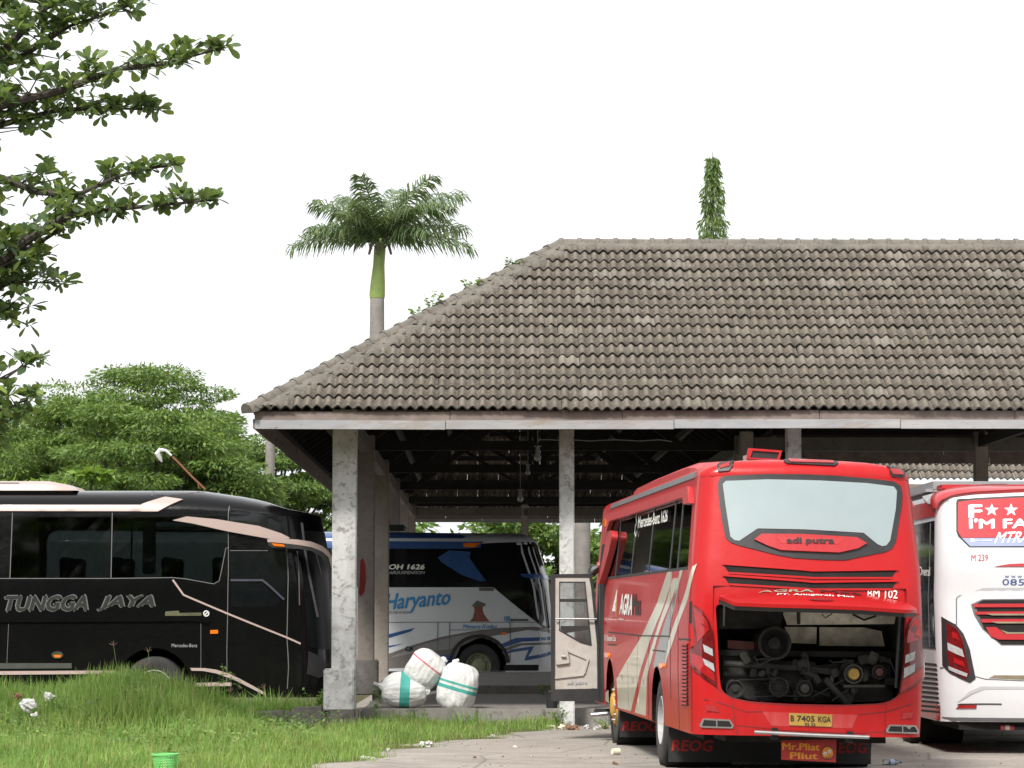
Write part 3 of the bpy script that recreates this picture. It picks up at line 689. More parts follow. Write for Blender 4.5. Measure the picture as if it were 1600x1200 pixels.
# ================================================================== BUSES
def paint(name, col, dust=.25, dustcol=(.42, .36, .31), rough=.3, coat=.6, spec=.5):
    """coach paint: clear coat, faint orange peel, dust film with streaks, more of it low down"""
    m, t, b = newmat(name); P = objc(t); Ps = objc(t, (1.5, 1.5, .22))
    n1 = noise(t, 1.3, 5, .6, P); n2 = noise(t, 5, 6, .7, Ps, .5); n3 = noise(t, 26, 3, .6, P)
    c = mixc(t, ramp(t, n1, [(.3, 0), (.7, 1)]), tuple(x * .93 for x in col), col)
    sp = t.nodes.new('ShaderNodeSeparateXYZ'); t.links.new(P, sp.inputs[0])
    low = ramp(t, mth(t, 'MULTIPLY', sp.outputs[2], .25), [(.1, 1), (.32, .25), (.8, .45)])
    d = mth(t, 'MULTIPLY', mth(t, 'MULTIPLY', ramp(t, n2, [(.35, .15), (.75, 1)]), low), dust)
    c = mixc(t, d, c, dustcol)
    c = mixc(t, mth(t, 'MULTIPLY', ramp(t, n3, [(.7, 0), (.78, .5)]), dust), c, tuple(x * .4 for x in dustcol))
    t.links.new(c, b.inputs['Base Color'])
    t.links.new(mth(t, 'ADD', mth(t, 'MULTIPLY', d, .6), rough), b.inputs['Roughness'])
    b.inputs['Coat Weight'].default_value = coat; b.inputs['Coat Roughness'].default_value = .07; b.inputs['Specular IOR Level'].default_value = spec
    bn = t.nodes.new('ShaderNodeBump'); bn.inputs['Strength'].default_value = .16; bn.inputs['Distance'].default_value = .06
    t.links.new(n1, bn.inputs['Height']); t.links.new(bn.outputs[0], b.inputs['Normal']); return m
paint('red_paint', (.41, .004, .006), .22, (.26, .07, .06), .32, .2, .25); paint('red_side', (.42, .009, .014), .34, (.46, .2, .17), .42, .15); paint('red_gloss', (.40, .007, .012), .1, rough=.4, coat=.2)
paint('ivory_paint', (.56, .52, .40), .3, (.5, .43, .33)); paint('white_paint', (.62, .63, .65), .18, (.5, .47, .43)); paint('black_paint', (.004, .004, .0045), .04, (.10, .09, .08), .12, .0)
MATS['black_paint'].node_tree.nodes['Principled BSDF'].inputs['Specular IOR Level'].default_value = .22
paint('rose_paint', (.42, .32, .29), .15, (.45, .4, .36), .4, .3); paint('blue_paint', (.012, .07, .24), .15); paint('taupe_paint', (.13, .12, .115), .2)
pm('frosted_pane', (.265, .325, .335), .3, var=.035, vs=2.5, dirt=.12, dirtcol=(.3, .37, .4)); pm('grey_paint', (.22, .22, .225), .5, var=.1, dirt=.3)
pm('hair_line', (.035, .03, .03), .6); pm('seam_red', (.13, .01, .012), .6); pm('pale_line', (.12, .12, .12), .5); pm('yellow_plate', (.38, .235, .045), .6, var=.15, dirt=.4, dirtcol=(.15, .09, .03))
pm('insulation', (.72, .68, .59), .8, var=.2, dirt=.45, dirtcol=(.03, .027, .024), vs=9); pm('engine_metal', (.030, .028, .026), .7, .2, .5, dirt=.6, dirtcol=(.010, .009, .008)); pm('engine_light', (.06, .057, .05), .5, .6, .3, dirt=.6, dirtcol=(.02, .02, .02))
pm('orange_print', (.72, .27, .03), .6, dirt=.3, dirtcol=(.3, .05, .02)); pm('sign_red', (.42, .02, .02), .6, var=.1, dirt=.25); pm('flap_red', (.33, .015, .012), .7, dirt=.5, dirtcol=(.04, .02, .02))
pm('yellow_rim', (.60, .32, .04), .5, var=.15, dirt=.5); pm('olive_rim', (.24, .26, .16), .55, var=.1, dirt=.4); pm('grey_rim', (.35, .35, .35), .5, dirt=.5)
pm('door_grey', (.40, .375, .345), .6, var=.08, dirt=.4, dirtcol=(.2, .17, .14)); pm('seat_fabric', (.05, .045, .05), .9, var=.3); pm('seat_blue', (.02, .09, .32), .8); pm('curtain', (.30, .31, .33), .9)
def plinv(root, px, py, yl):
    """point where the pixel's ray crosses the plane y=yl of a thing"""
    M = np.linalg.inv(np.array(root.matrix_basis)); o = M[:3, :3] @ np.array([0, 0, CAMZ]) + M[:3, 3]; d = M[:3, :3] @ ray(px, py)
    return Vector(o + d * (yl - o[1]) / d[1])
def plate(root, name, pts, yl, th, mat, parent=None, bev=0):
    """slab parallel to the local xz plane whose outline is given in pixels; front face towards the camera"""
    q = [plinv(root, *p, yl) for p in pts]; n = len(q)
    v = q + [p + Vector((0, th, 0)) for p in q]
    return mk(name, v, [tuple(range(n)), tuple(range(2 * n - 1, n - 1, -1))] + [(i, i + n, (i + 1) % n + n, (i + 1) % n) for i in range(n)], mat, parent or root, 20)
def plate_frame(root, name, outer, inner, yl, th, mat, parent=None):
    a = [plinv(root, *p, yl) for p in outer]; c = [plinv(root, *p, yl) for p in inner]
    V, T = cdt([(p.x, p.z) for p in a], [[(p.x, p.z) for p in c]], .4); n = len(V)
    v = [(x, yl, z) for x, z in V] + [(x, yl + th, z) for x, z in V]
    return mk(name, v, [tuple(t) for t in T] + [tuple(n + i for i in t[::-1]) for t in T] + [(p, q, q + n, p + n) for p, q in rim(T)], mat, parent or root, 20)
def ptext(root, name, s, bl, br, tl, yl, mat, bold=.02, shear=0., parent=None, spacing=1.):
    u, fc = textmesh(s, bold, shear, 2, spacing); bl, br, tl = map(np.array, (bl, br, tl))
    return mk(name, [plinv(root, *(bl + a * (br - bl) + b_ * (tl - bl)), yl - k_ * .0006) for a, b_, k_ in u], fc, mat, parent or root, 0)
def seats(root, y0, y1, zf, mat, blue=False):
    y = y0
    while y < y1:
        for x in (-.85, -.4, .4, .85):
            m_ = MB().box((x, y, zf + .45), (.42, .42, .12), None, .04).box((x, y + .22 * (1 if blue else -1) * -1, zf + .8), (.42, .12, .75), None, .05)
            o = m_.build('seat', mat, root)
            if blue: MB().box((x, y - .22, zf + 1.08), (.36, .14, .2), None, .03).build('headrest_cover', MATS['seat_blue'], o)
        y += .85
# ------------------------------------------------------------------ red coach, seen from behind
rb = empty('coach', (3.10, 28.5, 0), 0, 'red coach with ivory stripes, its rear engine hatch and front door open', 'bus')
rb.rotation_euler = (0, R(.9), math.atan(284 / F))
B = Body(rb, 10.95, .47, 3.18, [(0, 1.19), (.45, 1.215), (1.1, 1.24), (1.6, 1.24), (2.2, 1.222), (3.18, 1.135)],
         [(0, .06), (.5, .03), (.75, 0), (1.2, .0), (1.9, .02), (2.2, .06), (3.18, .24)], [(0, .2), (1.5, .24), (2.2, .2), (3.18, .2)], [(0, .09), (2, .10), (3.1, .11)],
         [(0, .19), (1, .21), (11, .21)], .2)
B.setup(-11.5, 1.7)
V1, V2, V3 = Z(920, 700, 6), Z(920, 860, 6), Z(920, 1000, 6); Z4, Z5, Z6, Z8 = Z(900, 680, 2.307), Z(1080, 690, 4), Z(1100, 900, 4), Z(1080, 1060, 4.2105)
sv = lambda pts: [tuple(q) for q in B.inv(pts)]
opening = roundpoly(sv(Z6([(72, 178), (660, 150), (1258, 205), (1250, 400), (1235, 620), (1216, 742), (1188, 768), (1130, 792), (1000, 804), (800, 805), (540, 800), (300, 785), (170, 760), (108, 715), (95, 600), (85, 400)])), .05)
wl = [(-B.sy(1.15 + .0), 3.0)]
zw0, zw1 = 2.22, 3.0
wy = [(.62, 1.55), (1.60, 2.25), (2.30, 4.3), (4.34, 6.2), (6.24, 8.1), (8.14, 9.3)]
winL = [roundpoly([(B.sy(a, -1), zw0), (B.sy(b_, -1), zw0), (B.sy(b_, -1), zw1), (B.sy(a + (.06 if a < 1 else 0), -1), zw1)], .06 if i in (0, 5) else .02) for i, (a, b_) in enumerate(wy)]
winR = [[(-q, z) for q, z in w_] for w_ in winL]
AX1, AX2 = 3.15, 8.45
arches = [arch(B.sy(y, sd), .52, .60, .472) for y in (AX1, AX2) for sd in (-1, 1)]
arches = [[(a, max(z, .4)) for a, z in q] + [] for q in arches]
arches = [[(q[0][0], .3)] + q + [(q[-1][0], .3)] for q in arches]
def cut_arch(o_holes):                         # holes touching the lower rim: keep a hair of skirt below them
    return [[(a, max(z, .474)) for a, z in q] for q in o_holes]
longw = [roundpoly([(B.sy(.62, k), zw0), (B.sy(9.3, k), zw0), (B.sy(9.3, k), zw1), (B.sy(.68, k), zw1)], .06) for k in (-1, 1)]
B.wall('body', MATS['red_paint'], [opening] + longw + [[p for i, p in enumerate(q[1:-1])] for q in cut_arch(arches)], .15)
for w_ in winL + winR:
    B.patch('window_pane', w_, MATS['tint_glass'], -.012, 0, px=False, step=.6)
for k in (-1, 1):
    for (a, b_), (c_, d_) in zip(wy[:-1], wy[1:]): B.patch('window_post', [(B.sy(b_ - .02, k), zw0 - .005), (B.sy(c_ + .02, k), zw0 - .005), (B.sy(c_ + .02, k), zw1 + .005), (B.sy(b_ - .02, k), zw1 + .005)], MATS['black_trim'], -.006, .02, px=False)
    B.line('window_rubber', [(B.sy(.62, k), zw0 - .01), (B.sy(9.3, k), zw0 - .01)], .03, MATS['rubber'], .004, .006, px=False)
B.patch('windscreen', [(B.SM - .95, 1.3), (B.SM, 1.3), (B.SM, 2.95), (B.SM - .95, 2.95)], MATS['dark_glass'], .006, .008, px=False); B.patch('windscreen', [(-B.SM + .95, 1.3), (-B.SM, 1.3), (-B.SM, 2.95), (-B.SM + .95, 2.95)], MATS['dark_glass'], .006, .008, px=False)
# inside
MB().box((0, 5.6, 1.32), (2.3, 10.2, .06)).build('floor', MATS['under'], rb); seats(rb, 1.6, 9, 1.35, MATS['seat_fabric'])
MB().box((0, .95, 2.1), (2.2, .06, 1.5)).build('rear_bulkhead', MATS['under'], rb)
# chassis and wheels
MB().box((0, 5.9, .55), (1.9, 9.4, .35)).box((0, 1.4, .52), (1.7, 2.2, .25)).bar((-1.1, AX1, .5), (1.1, AX1, .5), .25).bar((-1.1, AX2, .5), (1.1, AX2, .5), .2).build('chassis', MATS['under'], rb)
for y in (AX1, AX2):
    for sd in (-1, 1):
        MB().lathe([(.62, 0), (.62, -sd * .75), (.01, -sd * .75)], (sd * 1.16, y, .55), n=24).build('wheel_housing', MATS['under'], rb)
        wheel(rb, (sd * (1.19 if y == AX1 else 1.15), y, .50), .50, .29 if y == AX2 else .6, sd, MATS['yellow_rim' if y == AX2 else 'grey_rim'], dish=-.02 if y == AX2 else .14)
# rear window, nameplate
fr = B.patch('rear_window_frame', Z5([(168, 262), (178, 232), (205, 215), (480, 203), (700, 205), (900, 213), (1150, 236), (1265, 250), (1308, 278), (1318, 330), (1300, 480), (1278, 620), (1252, 670), (1210, 690), (1050, 722), (960, 742), (820, 739), (640, 728), (540, 710), (300, 650), (245, 630), (215, 600), (190, 480), (170, 330)]), MATS['black_trim'], .012, .014, step=.1)
B.patch('rear_window_pane', Z5([(198, 268), (216, 248), (480, 238), (800, 245), (1100, 262), (1262, 283), (1282, 310), (1275, 420), (1240, 620), (1217, 650), (1190, 656), (1160, 642), (1075, 572), (700, 550), (415, 545), (330, 602), (300, 622), (270, 618), (245, 595), (215, 400)]), MATS['frosted_pane'], .018, .008, step=.1, parent=fr)
npl = B.patch('nameplate', Z5([(393, 615), (438, 580), (700, 582), (1030, 602), (1092, 638), (1040, 670), (920, 697), (790, 692), (560, 682), (480, 655)]), MATS['red_gloss'], .04, .03, step=.1)
B.patch('nameplate_recess', Z5([(525, 598), (955, 612), (910, 646), (560, 640)]), MATS['red_side'], .043, .004, parent=npl)
B.text('lettering', 'adi putra', *Z5([(592, 650), (888, 652), (592, 603)]), MATS['letter_black'], .05, 0, .052, npl)
for k, (oy) in enumerate((0, 71)):
    sl_ = B.patch('air_slot', Z5([(200, 768 + oy), (690, 802 + oy), (760, 809 + oy), (1285, 803 + oy), (1252, 850 + oy), (760, 850 + oy), (690, 845 + oy), (236, 818 + oy)]), MATS['under'], .004, .01, step=.1)
    B.line('slot_lip', Z5([(195, 765 + oy), (690, 800 + oy), (760, 807 + oy), (1290, 800 + oy)]), .022, MATS['red_paint'], .022, .02, parent=sl_)
    B.line('slot_lip', Z5([(236, 822 + oy), (690, 849 + oy), (760, 854 + oy), (1250, 854 + oy)]), .02, MATS['red_paint'], .018, .016, parent=sl_)
for base, lens in ((Z5([(162, 170), (182, 140), (272, 128), (262, 155), (240, 184), (170, 190)]), Z5([(175, 160), (245, 138), (240, 160), (180, 174)])),
                   (Z5([(1218, 158), (1300, 168), (1322, 190), (1330, 222), (1250, 220), (1238, 190)]), Z5([(1238, 178), (1300, 186), (1318, 212), (1258, 208)])),
                   (Z5([(578, 124), (600, 117), (890, 128), (918, 138), (895, 156), (600, 143)]), Z5([(605, 121), (880, 132), (892, 145), (620, 138)]))):
    mb_ = B.patch('marker_light', base, MATS['black_trim'], .02, .022, rnd=.02); B.patch('lens', lens, MATS['lens_red'], .03, .012, parent=mb_)
# tail lights
tl = B.patch('tail_light', Z6([(1342, 236), (1300, 262), (1266, 320), (1250, 400), (1235, 620), (1218, 738), (1300, 692), (1366, 622), (1374, 560), (1364, 500), (1352, 440)]), MATS['lens_dark_red'], .022, .024, step=.07)
for pl in ([(1330, 262), (1296, 290), (1272, 340), (1262, 420), (1345, 390)], [(1240, 650), (1310, 612), (1360, 560), (1358, 615), (1300, 680), (1225, 722)]): B.patch('lens', Z6(pl), MATS['lens_red'], .026, .004, parent=tl)
for pl in ([(1255, 495), (1310, 470), (1305, 522), (1250, 547)], [(1246, 575), (1310, 547), (1305, 597), (1241, 640)]): B.patch('reverse_lens', Z6(pl), MATS['lens_white'], .030, .004, parent=tl)
tl = B.patch('tail_light', V2([(985, 512), (1060, 560), (1130, 660), (1165, 760), (1178, 900), (1200, 1278), (1110, 1210), (990, 1110), (965, 1060), (958, 960), (975, 905), (1010, 880), (1000, 760), (980, 660)]), MATS['lens_dark_red'], .022, .024, step=.07)
for pl in ([(1000, 540), (1060, 590), (1110, 660), (1130, 740), (1030, 860), (1015, 700)], [(980, 960), (1070, 1000), (1085, 1060), (1175, 1150), (1185, 1230), (1060, 1140), (985, 1060)]): B.patch('lens', V2(pl), MATS['lens_red'], .026, .004, parent=tl)
for pl in ([(1078, 880), (1160, 925), (1166, 992), (1090, 950)], [(1075, 1012), (1170, 1062), (1182, 1138), (1095, 1072)]): B.patch('reverse_lens', V2(pl), MATS['lens_white'], .030, .004, parent=tl)
# bumper
B.patch('plate_recess', Z6([(365, 848), (960, 868), (925, 952), (420, 936)]), MATS['red_side'], .003, .004)
lp = B.patch('number_plate', Z6([(530, 855), (800, 865), (798, 941), (532, 931)]), MATS['yellow_plate'], .014, .012)
for s_, a in (('B', (540, 905, 562, 868)), ('7405', (580, 907, 690, 870)), ('KGA', (712, 911, 790, 875)), ('02 22', (628, 932, 695, 915))):
    B.text('lettering', s_, *Z6([(a[0], a[1]), (a[2], a[1] + 3), (a[0], a[3])]), MATS['letter_black'], .02, 0, .017, lp)
for pl in ([(8, 805), (75, 812), (96, 850), (20, 842)], [(1240, 855), (1306, 848), (1296, 886), (1230, 895)]): B.patch('fog_light', Z6(pl), MATS['lens_red'], .01, .012)
for o_, i_ in (([(80, 262), (255, 270), (280, 308), (274, 328), (66, 321), (60, 303)], [(88, 272), (250, 280), (266, 308), (262, 318), (76, 311)]), ([(1300, 303), (1470, 308), (1492, 345), (1486, 364), (1284, 357), (1277, 340)], [(1308, 312), (1464, 317), (1480, 345), (1476, 354), (1292, 347)])):
    e_ = B.patch('exhaust_trim', Z8(o_), MATS['steel'], .016, .018, rnd=.01); B.patch('exhaust_opening', Z8(i_), MATS['under'], .019, .004, parent=e_)
    a, b_ = Z8([((o_[0][0] + o_[1][0]) / 2, o_[0][1] + 6), ((o_[0][0] + o_[1][0]) / 2 + 2, o_[3][1] - 4)]); B.line('divider', [a, b_], .012, MATS['steel'], .024, .01, parent=e_)
B.line('bumper_seam', Z6([(0, 640), (170, 762), (300, 790), (540, 806), (800, 812), (1140, 798), (1215, 750), (1360, 640)]), .012, MATS['seam_red'], .002, .003)
for ln in ([(170, 762), (205, 985)], [(1135, 800), (1130, 1000)], [(0, 770), (120, 800), (260, 850), (365, 848)], [(960, 868), (1130, 850), (1300, 800)], [(205, 935), (520, 965), (900, 985), (1130, 975)]): B.line('bumper_seam', Z6(ln), .009, MATS['seam_red'], .002, .003)
B.text('lettering', 'BM 102', *Z5([(1100, 974), (1288, 982), (1102, 921)]), MATS['letter_white'], .02, 0, .006)
# engine bay: box behind the opening
x0, x1, z0, z1, yb = -1.02, 1.02, .74, 2.02, .93
MB().add([(x0, .1, z0), (x1, .1, z0), (x1, .1, z1), (x0, .1, z1), (x0, yb, z0), (x1, yb, z0), (x1, yb, z1), (x0, yb, z1)], [(0, 1, 5, 4), (1, 2, 6, 5), (2, 3, 7, 6), (3, 0, 4, 7), (4, 5, 6, 7)]).build('engine_bay', MATS['under'], rb, 0)
for pl in ([(505, 318), (705, 320), (702, 425), (535, 418)], [(722, 320), (1000, 322), (1110, 345), (1130, 440), (722, 436)]): plate(rb, 'insulation_panel', Z6(pl), .86, .03, MATS['insulation'])
plate(rb, 'insulation_panel', Z6([(490, 225), (1200, 240), (1190, 300), (520, 306)]), .60, .02, MATS['insulation'])
pm('tank_dull_hub', (.10, .03, .028), .7, var=.3)
def drum(cx, cy, r, yl, ln, mat, hub=None, name='pulley'):
    c = plinv(rb, *Z6([(cx, cy)])[0], yl); k = r / 4 * 29 / F
    o = MB().lathe([(0, -ln * .25), (k * .35, -ln * .25), (k * .4, -ln * .1), (k * .78, -ln * .05), (k * .85, -ln * .35), (k, -ln * .35), (k, ln)], c, 'y', 24).build(name, MATS[mat], rb)
    if hub: MB().lathe([(0, -.04), (k * .55, -.035), (k * .6, 0)], (c.x, c.y - ln * .3, c.z), 'y', 18).build('hub', MATS[hub], o)
drum(430, 420, 104, .45, .4, 'engine_metal', None, 'air_filter'); drum(190, 705, 56, .30, .12, 'engine_metal'); drum(465, 695, 62, .34, .12, 'engine_metal'); drum(625, 702, 50, .28, .1, 'engine_metal', 'engine_light'); drum(930, 612, 60, .30, .12, 'engine_light', 'yellow_plate'); drum(1090, 600, 44, .36, .12, 'engine_metal', 'tank_dull_hub'); drum(935, 718, 18, .3, .08, 'engine_light')
def rod(pts, r, yl, mat, name): MB().tube([plinv(rb, *p, yl + (k % 2) * .03) for k, p in enumerate(Z6(pts))], r, 10).build(name, MATS[mat], rb)
rod([(118, 548), (400, 566), (640, 575), (860, 606)], .034, .40, 'engine_metal', 'intake_pipe'); rod([(610, 590), (690, 625), (722, 672)], .04, .33, 'engine_metal', 'hose'); rod([(755, 645), (890, 790)], .035, .30, 'engine_metal', 'brace'); rod([(870, 690), (1130, 690)], .022, .28, 'engine_light', 'coolant_pipe'); rod([(680, 755), (960, 600)], .008, .29, 'rubber', 'fan_belt'); rod([(800, 780), (1000, 640)], .008, .29, 'rubber', 'fan_belt'); rod([(160, 655), (450, 640)], .008, .31, 'rubber', 'fan_belt'); rod([(210, 762), (470, 750), (620, 752)], .008, .31, 'rubber', 'fan_belt'); rod([(128, 170), (124, 312)], .012, .05, 'engine_light', 'gas_strut'); rod([(1225, 190), (1200, 700)], .02, .12, 'black_trim', 'gas_strut'); rod([(735, 238), (760, 262), (800, 235)], .006, .5, 'rubber', 'hose'); rod([(930, 240), (1000, 275), (1075, 250)], .012, .5, 'rubber', 'hose'); rod([(590, 228), (592, 300)], .02, .5, 'rubber', 'hose')
plate(rb, 'coolant_tank', Z6([(148, 400), (312, 412), (315, 466), (150, 452)]), .55, .2, pm('tank_dull', (.15, .05, .045), .7, var=.3, dirt=.6, dirtcol=(.03, .02, .02)))
for bx_ in ([(110, 470), (330, 480), (330, 780), (110, 740)], [(330, 520), (700, 540), (700, 790), (330, 780)], [(700, 560), (1170, 520), (1180, 780), (700, 795)], [(90, 200), (500, 215), (470, 330), (95, 330)]): plate(rb, 'engine_block', Z6(bx_), .55, .3, MATS['engine_metal'])
for k in range(14):
    x_, y_ = rng.uniform(120, 1100), rng.uniform(470, 700); rod([(x_, y_), (x_ + rng.uniform(20, 90), y_ + rng.uniform(-50, 70)), (x_ + rng.uniform(60, 160), y_ + rng.uniform(-30, 90))], rng.uniform(.004, .012), rng.uniform(.26, .42), 'rubber' if k % 3 else 'engine_light', 'cable')
for k in range(30):
    cx, cy = rng.uniform(120, 1170), rng.uniform(480, 780); c = plinv(rb, *Z6([(cx, cy)])[0], rng.uniform(.36, .5)); MB().box(c, rng.uniform(.04, .14, 3), Matrix.Rotation(rng.uniform(-.6, .6), 3, 'Y'), .01).build('engine_fitting', MATS['engine_metal' if k % 4 else 'engine_light'], rb)
# the raised hatch
H0 = [plinv(rb, *p, y) for p, y in zip(Z5([(262, 955), (330, 940), (560, 924), (780, 923), (1000, 940), (1250, 985), (1330, 1002)]), (.08, .03, 0, -.01, 0, .03, .08))]
H1 = [plinv(rb, *p, y) for p, y in zip(Z5([(175, 966), (272, 1006), (520, 1016), (780, 1022), (1060, 1032), (1340, 1052), (1412, 1050)]), (-.50, -.80, -.90, -.93, -.90, -.80, -.50))]
vs = []; NT = 6
for i in range(7):
    for j in range(NT + 1):
        q = j / NT; p = H0[i].lerp(H1[i], q); p.z += .014 * math.sin(math.pi * q); vs.append(p)
fs = [(i * (NT + 1) + j, i * (NT + 1) + j + 1, (i + 1) * (NT + 1) + j + 1, (i + 1) * (NT + 1) + j) for i in range(6) for j in range(NT)]
n = len(vs); edge = [i * (NT + 1) + NT for i in range(7)]; edge = list(range(0, NT)) + edge + [6 * (NT + 1) + j for j in range(NT - 1, -1, -1)]
lip = [Vector(vs[i]) + Vector((0, .01, -.035)) for i in edge]
hatch = mk('engine_hatch', vs + lip, fs + [(edge[k], n + k, n + k + 1, edge[k + 1]) for k in range(len(edge) - 1)], MATS['red_paint'], rb, 50)
v2_ = [Vector(v) + Vector((0, .03, -.036)) for v in vs]; v3_ = [Vector(v) + Vector((0, .05, -.075)) for v in vs]
mk('hatch_seal', v2_ + v3_, [tuple(i + n for i in f) for f in fs] + [(edge[k], edge[k + 1], n + edge[k + 1], n + edge[k]) for k in range(len(edge) - 1)], MATS['rubber'], hatch, 40)
def hatchP(u, t_):
    u = u * 6; i = min(5, int(u)); p = H0[i].lerp(H0[i + 1], u - i).lerp(H1[i].lerp(H1[i + 1], u - i), t_); p.z += .014 * math.sin(math.pi * t_) + .006; return p
for s_, u0, u1, t0, t1, mt in (('AGRA', .24, .49, .30, .05, 'ivory_paint'), ('Mas', .52, .70, .28, .06, 'letter_black'), ('PT. Anugerah Mas', .33, .66, .56, .40, 'letter_white')):
    u, fc = textmesh(s_, .03); mk('lettering', [hatchP(u0 + (u1 - u0) * a, t0 + (t1 - t0) * b_) + Vector((0, 0, k_ * .0006)) for a, b_, k_ in u], fc, MATS[mt], hatch, 0)
mk('badge', [hatchP(.52 + .05 * math.cos(a), .76 + .055 * math.sin(a)) + Vector((0, 0, .006)) for a in np.linspace(0, 2 * math.pi, 20)[:-1]], [tuple(range(19))], MATS['chrome'], hatch, 0)
# tow bar, signs, mud flaps under the tail
MB().tube([plinv(rb, *p, -.03) for p in Z8([(415, 352), (800, 372), (1170, 386)])], .022, 10).build('tow_bar', MATS['steel'], rb)
for p in ((545, 362), (1040, 385)): MB().box(plinv(rb, *Z8([p])[0], .06) + Vector((0, .05, 0)), (.06, .22, .12)).build('bracket', MATS['under'], rb)
sg = plate(rb, 'hanging_sign', Z8([(592, 408), (955, 402), (952, 552), (594, 535)]), .30, .012, MATS['sign_red'])
ptext(rb, 'lettering', 'Mr.Pliat', *Z8([(598, 470), (848, 476), (598, 422)]), .294, MATS['orange_print'], .05, 0, sg); ptext(rb, 'lettering', 'Pliut', *Z8([(648, 530), (835, 534), (648, 484)]), .294, MATS['orange_print'], .05, 0, sg)
cc = np.array([898, 490.])
def disc(c, r, name, mat, yl, a0=0, a1=2 * math.pi, k=20): return plate(rb, name, Z8([(c[0] + r * math.cos(a), c[1] + r * 1.06 * math.sin(a)) for a in np.linspace(a0, a1, k)[:-1]]), yl, .002, MATS[mat], sg)
disc(cc, 42, 'printed_face', 'letter_black', .293); disc(cc, 38, 'printed_face', 'orange_print', .290); 
for e_ in ((-16, 4), (14, -10)): disc(cc + e_, 12, 'printed_eye', 'letter_white', .287, k=9); disc(cc + np.array(e_) + (0, 4), 4, 'printed_eye', 'letter_black', .284, k=7)
plate(rb, 'printed_mouth', Z8([(880, 516), (900, 524), (922, 508), (920, 514), (900, 530), (884, 524)]), .287, .002, MATS['letter_black'], sg)
def flap(x0, x1, y, zt_, zb_, txt):
    f_ = MB().box(((x0 + x1) / 2, y, (zt_ + zb_) / 2), (x1 - x0, .012, zt_ - zb_)).build('mud_flap', MATS['rubber'], rb)
    for a, b_, s_ in txt:
        u, fc = textmesh(s_, .04, .15); mk('lettering', [(a + (b_ - a) * q[0], y - .009 - q[2] * .0005, .18 + .13 * q[1]) for q in u], fc, MATS['flap_red'], f_, 0)
flap(-1.17, 1.14, AX1 - .62, .62, .06, [(-1.14, -.66, 'REOG'), (.66, 1.1, 'REOG')]); flap(-1.16, 1.14, AX2 - .62, .55, .10, [(-1.13, -.65, 'REOG')])
# left side: stripes, lettering, seams, louvres
sp_ = [('ivory_paint', [(740, 195), (775, 200), (770, 330), (690, 560), (590, 800), (480, 1150), (395, 1508), (275, 1475), (262, 1205), (500, 800), (640, 500)]),
       ('ivory_paint', [(790, 262), (842, 258), (800, 400), (765, 500), (700, 660), (640, 830), (595, 1000), (545, 1200), (535, 1552), (432, 1520), (500, 1200), (590, 900), (680, 620), (740, 450)]),
       ('taupe_paint', [(838, 330), (770, 520), (700, 720), (640, 930), (602, 1110), (640, 1085), (715, 1080), (742, 900), (765, 700), (800, 540)]),
       ('ivory_paint', [(1015, 125), (975, 150), (910, 380), (850, 560), (790, 720), (735, 890), (712, 1120), (735, 1010), (800, 830), (860, 640), (930, 460), (965, 300)]), ('ivory_paint', [(885, 182), (858, 180), (820, 330), (780, 560), (790, 600), (815, 480), (850, 300)])]
for mt, pl in sp_: B.patch('stripe', V2(pl), MATS[mt], .003, .003, step=.12)
B.patch('stripe', V3([(158, 492), (183, 470), (186, 590), (160, 570)]), MATS['ivory_paint'], .003, .003)
for ln in ([(770, 200), (768, 830), (770, 1400)], [(848, 205), (838, 830), (850, 1685)], [(960, 1000), (965, 1690)], [(180, 765), (500, 800), (765, 806)], [(838, 830), (955, 836)], [(465, 800), (455, 1500)], [(570, 800), (560, 1540)], [(365, 1050), (378, 1500)], [(600, 935), (720, 948)], [(180, 880), (262, 888)]): B.line('panel_seam', V2(ln), .016, MATS['hair_line'], .004, .005)
B.text('lettering', 'AGRA', *V2([(290, 605), (408, 612), (305, 402)]), MATS['letter_white'], .05, 0, .006); B.text('lettering', 'Mas', *V2([(412, 610), (490, 612), (415, 400)]), MATS['letter_black'], .04, 0, .006); B.text('lettering', 'Magetan', *V2([(290, 655), (332, 663), (290, 630)]), MATS['letter_white'], .01, 0, .006); B.text('lettering', '311 Executive Class', *V2([(150, 845), (260, 852), (150, 790)]), MATS['letter_white'], .02, 0, .006); B.text('lettering', 'Mercedes-Benz 1626', *V1([(465, 755), (742, 690), (470, 640)]), MATS['letter_white'], .03, 0, .006)
B.patch('emblem', V2([(220, 570), (266, 368), (252, 572)]), MATS['letter_white'], .005, .004); B.patch('emblem', V2([(250, 500), (266, 470), (256, 640)]), MATS['yellow_plate'], .005, .004)
B.line('lettering', V1([(455, 605), (445, 660), (455, 700), (440, 730), (432, 790), (445, 830), (450, 780)]), .02, MATS['letter_white'], .006, .002)
for k in range(17):
    yy = 45 + k * 34.5; B.patch('louvre', V3([(876, yy), (925 + k * .8, yy + 4), (928 + k * .6, yy + 20), (876, yy + 16)]), MATS['under'], .004, .005)
    B.line('louvre_lip', V3([(874, yy - 4), (930, yy)]), .02, MATS['red_side'], .016, .014)
B.patch('louvre', V2([(945, 482), (966, 478), (962, 682), (942, 682)]), MATS['under'], .004, .005)
for c_ in ((183, 140), (697, 238)): B.patch('marker_light', V3([(c_[0] - 16, c_[1] - 22), (c_[0] + 14, c_[1] - 18), (c_[0] + 14, c_[1] + 24), (c_[0] - 16, c_[1] + 20)]), MATS['amber'], .03, .03, rnd=.02)
for c_ in ((318, 345), (415, 370), (515, 390)): B.patch('catch', V3([(c_[0] - 6, c_[1] - 25), (c_[0] + 8, c_[1] - 20), (c_[0] + 8, c_[1] + 25), (c_[0] - 6, c_[1] + 20)]), MATS['chrome'], .012, .012)
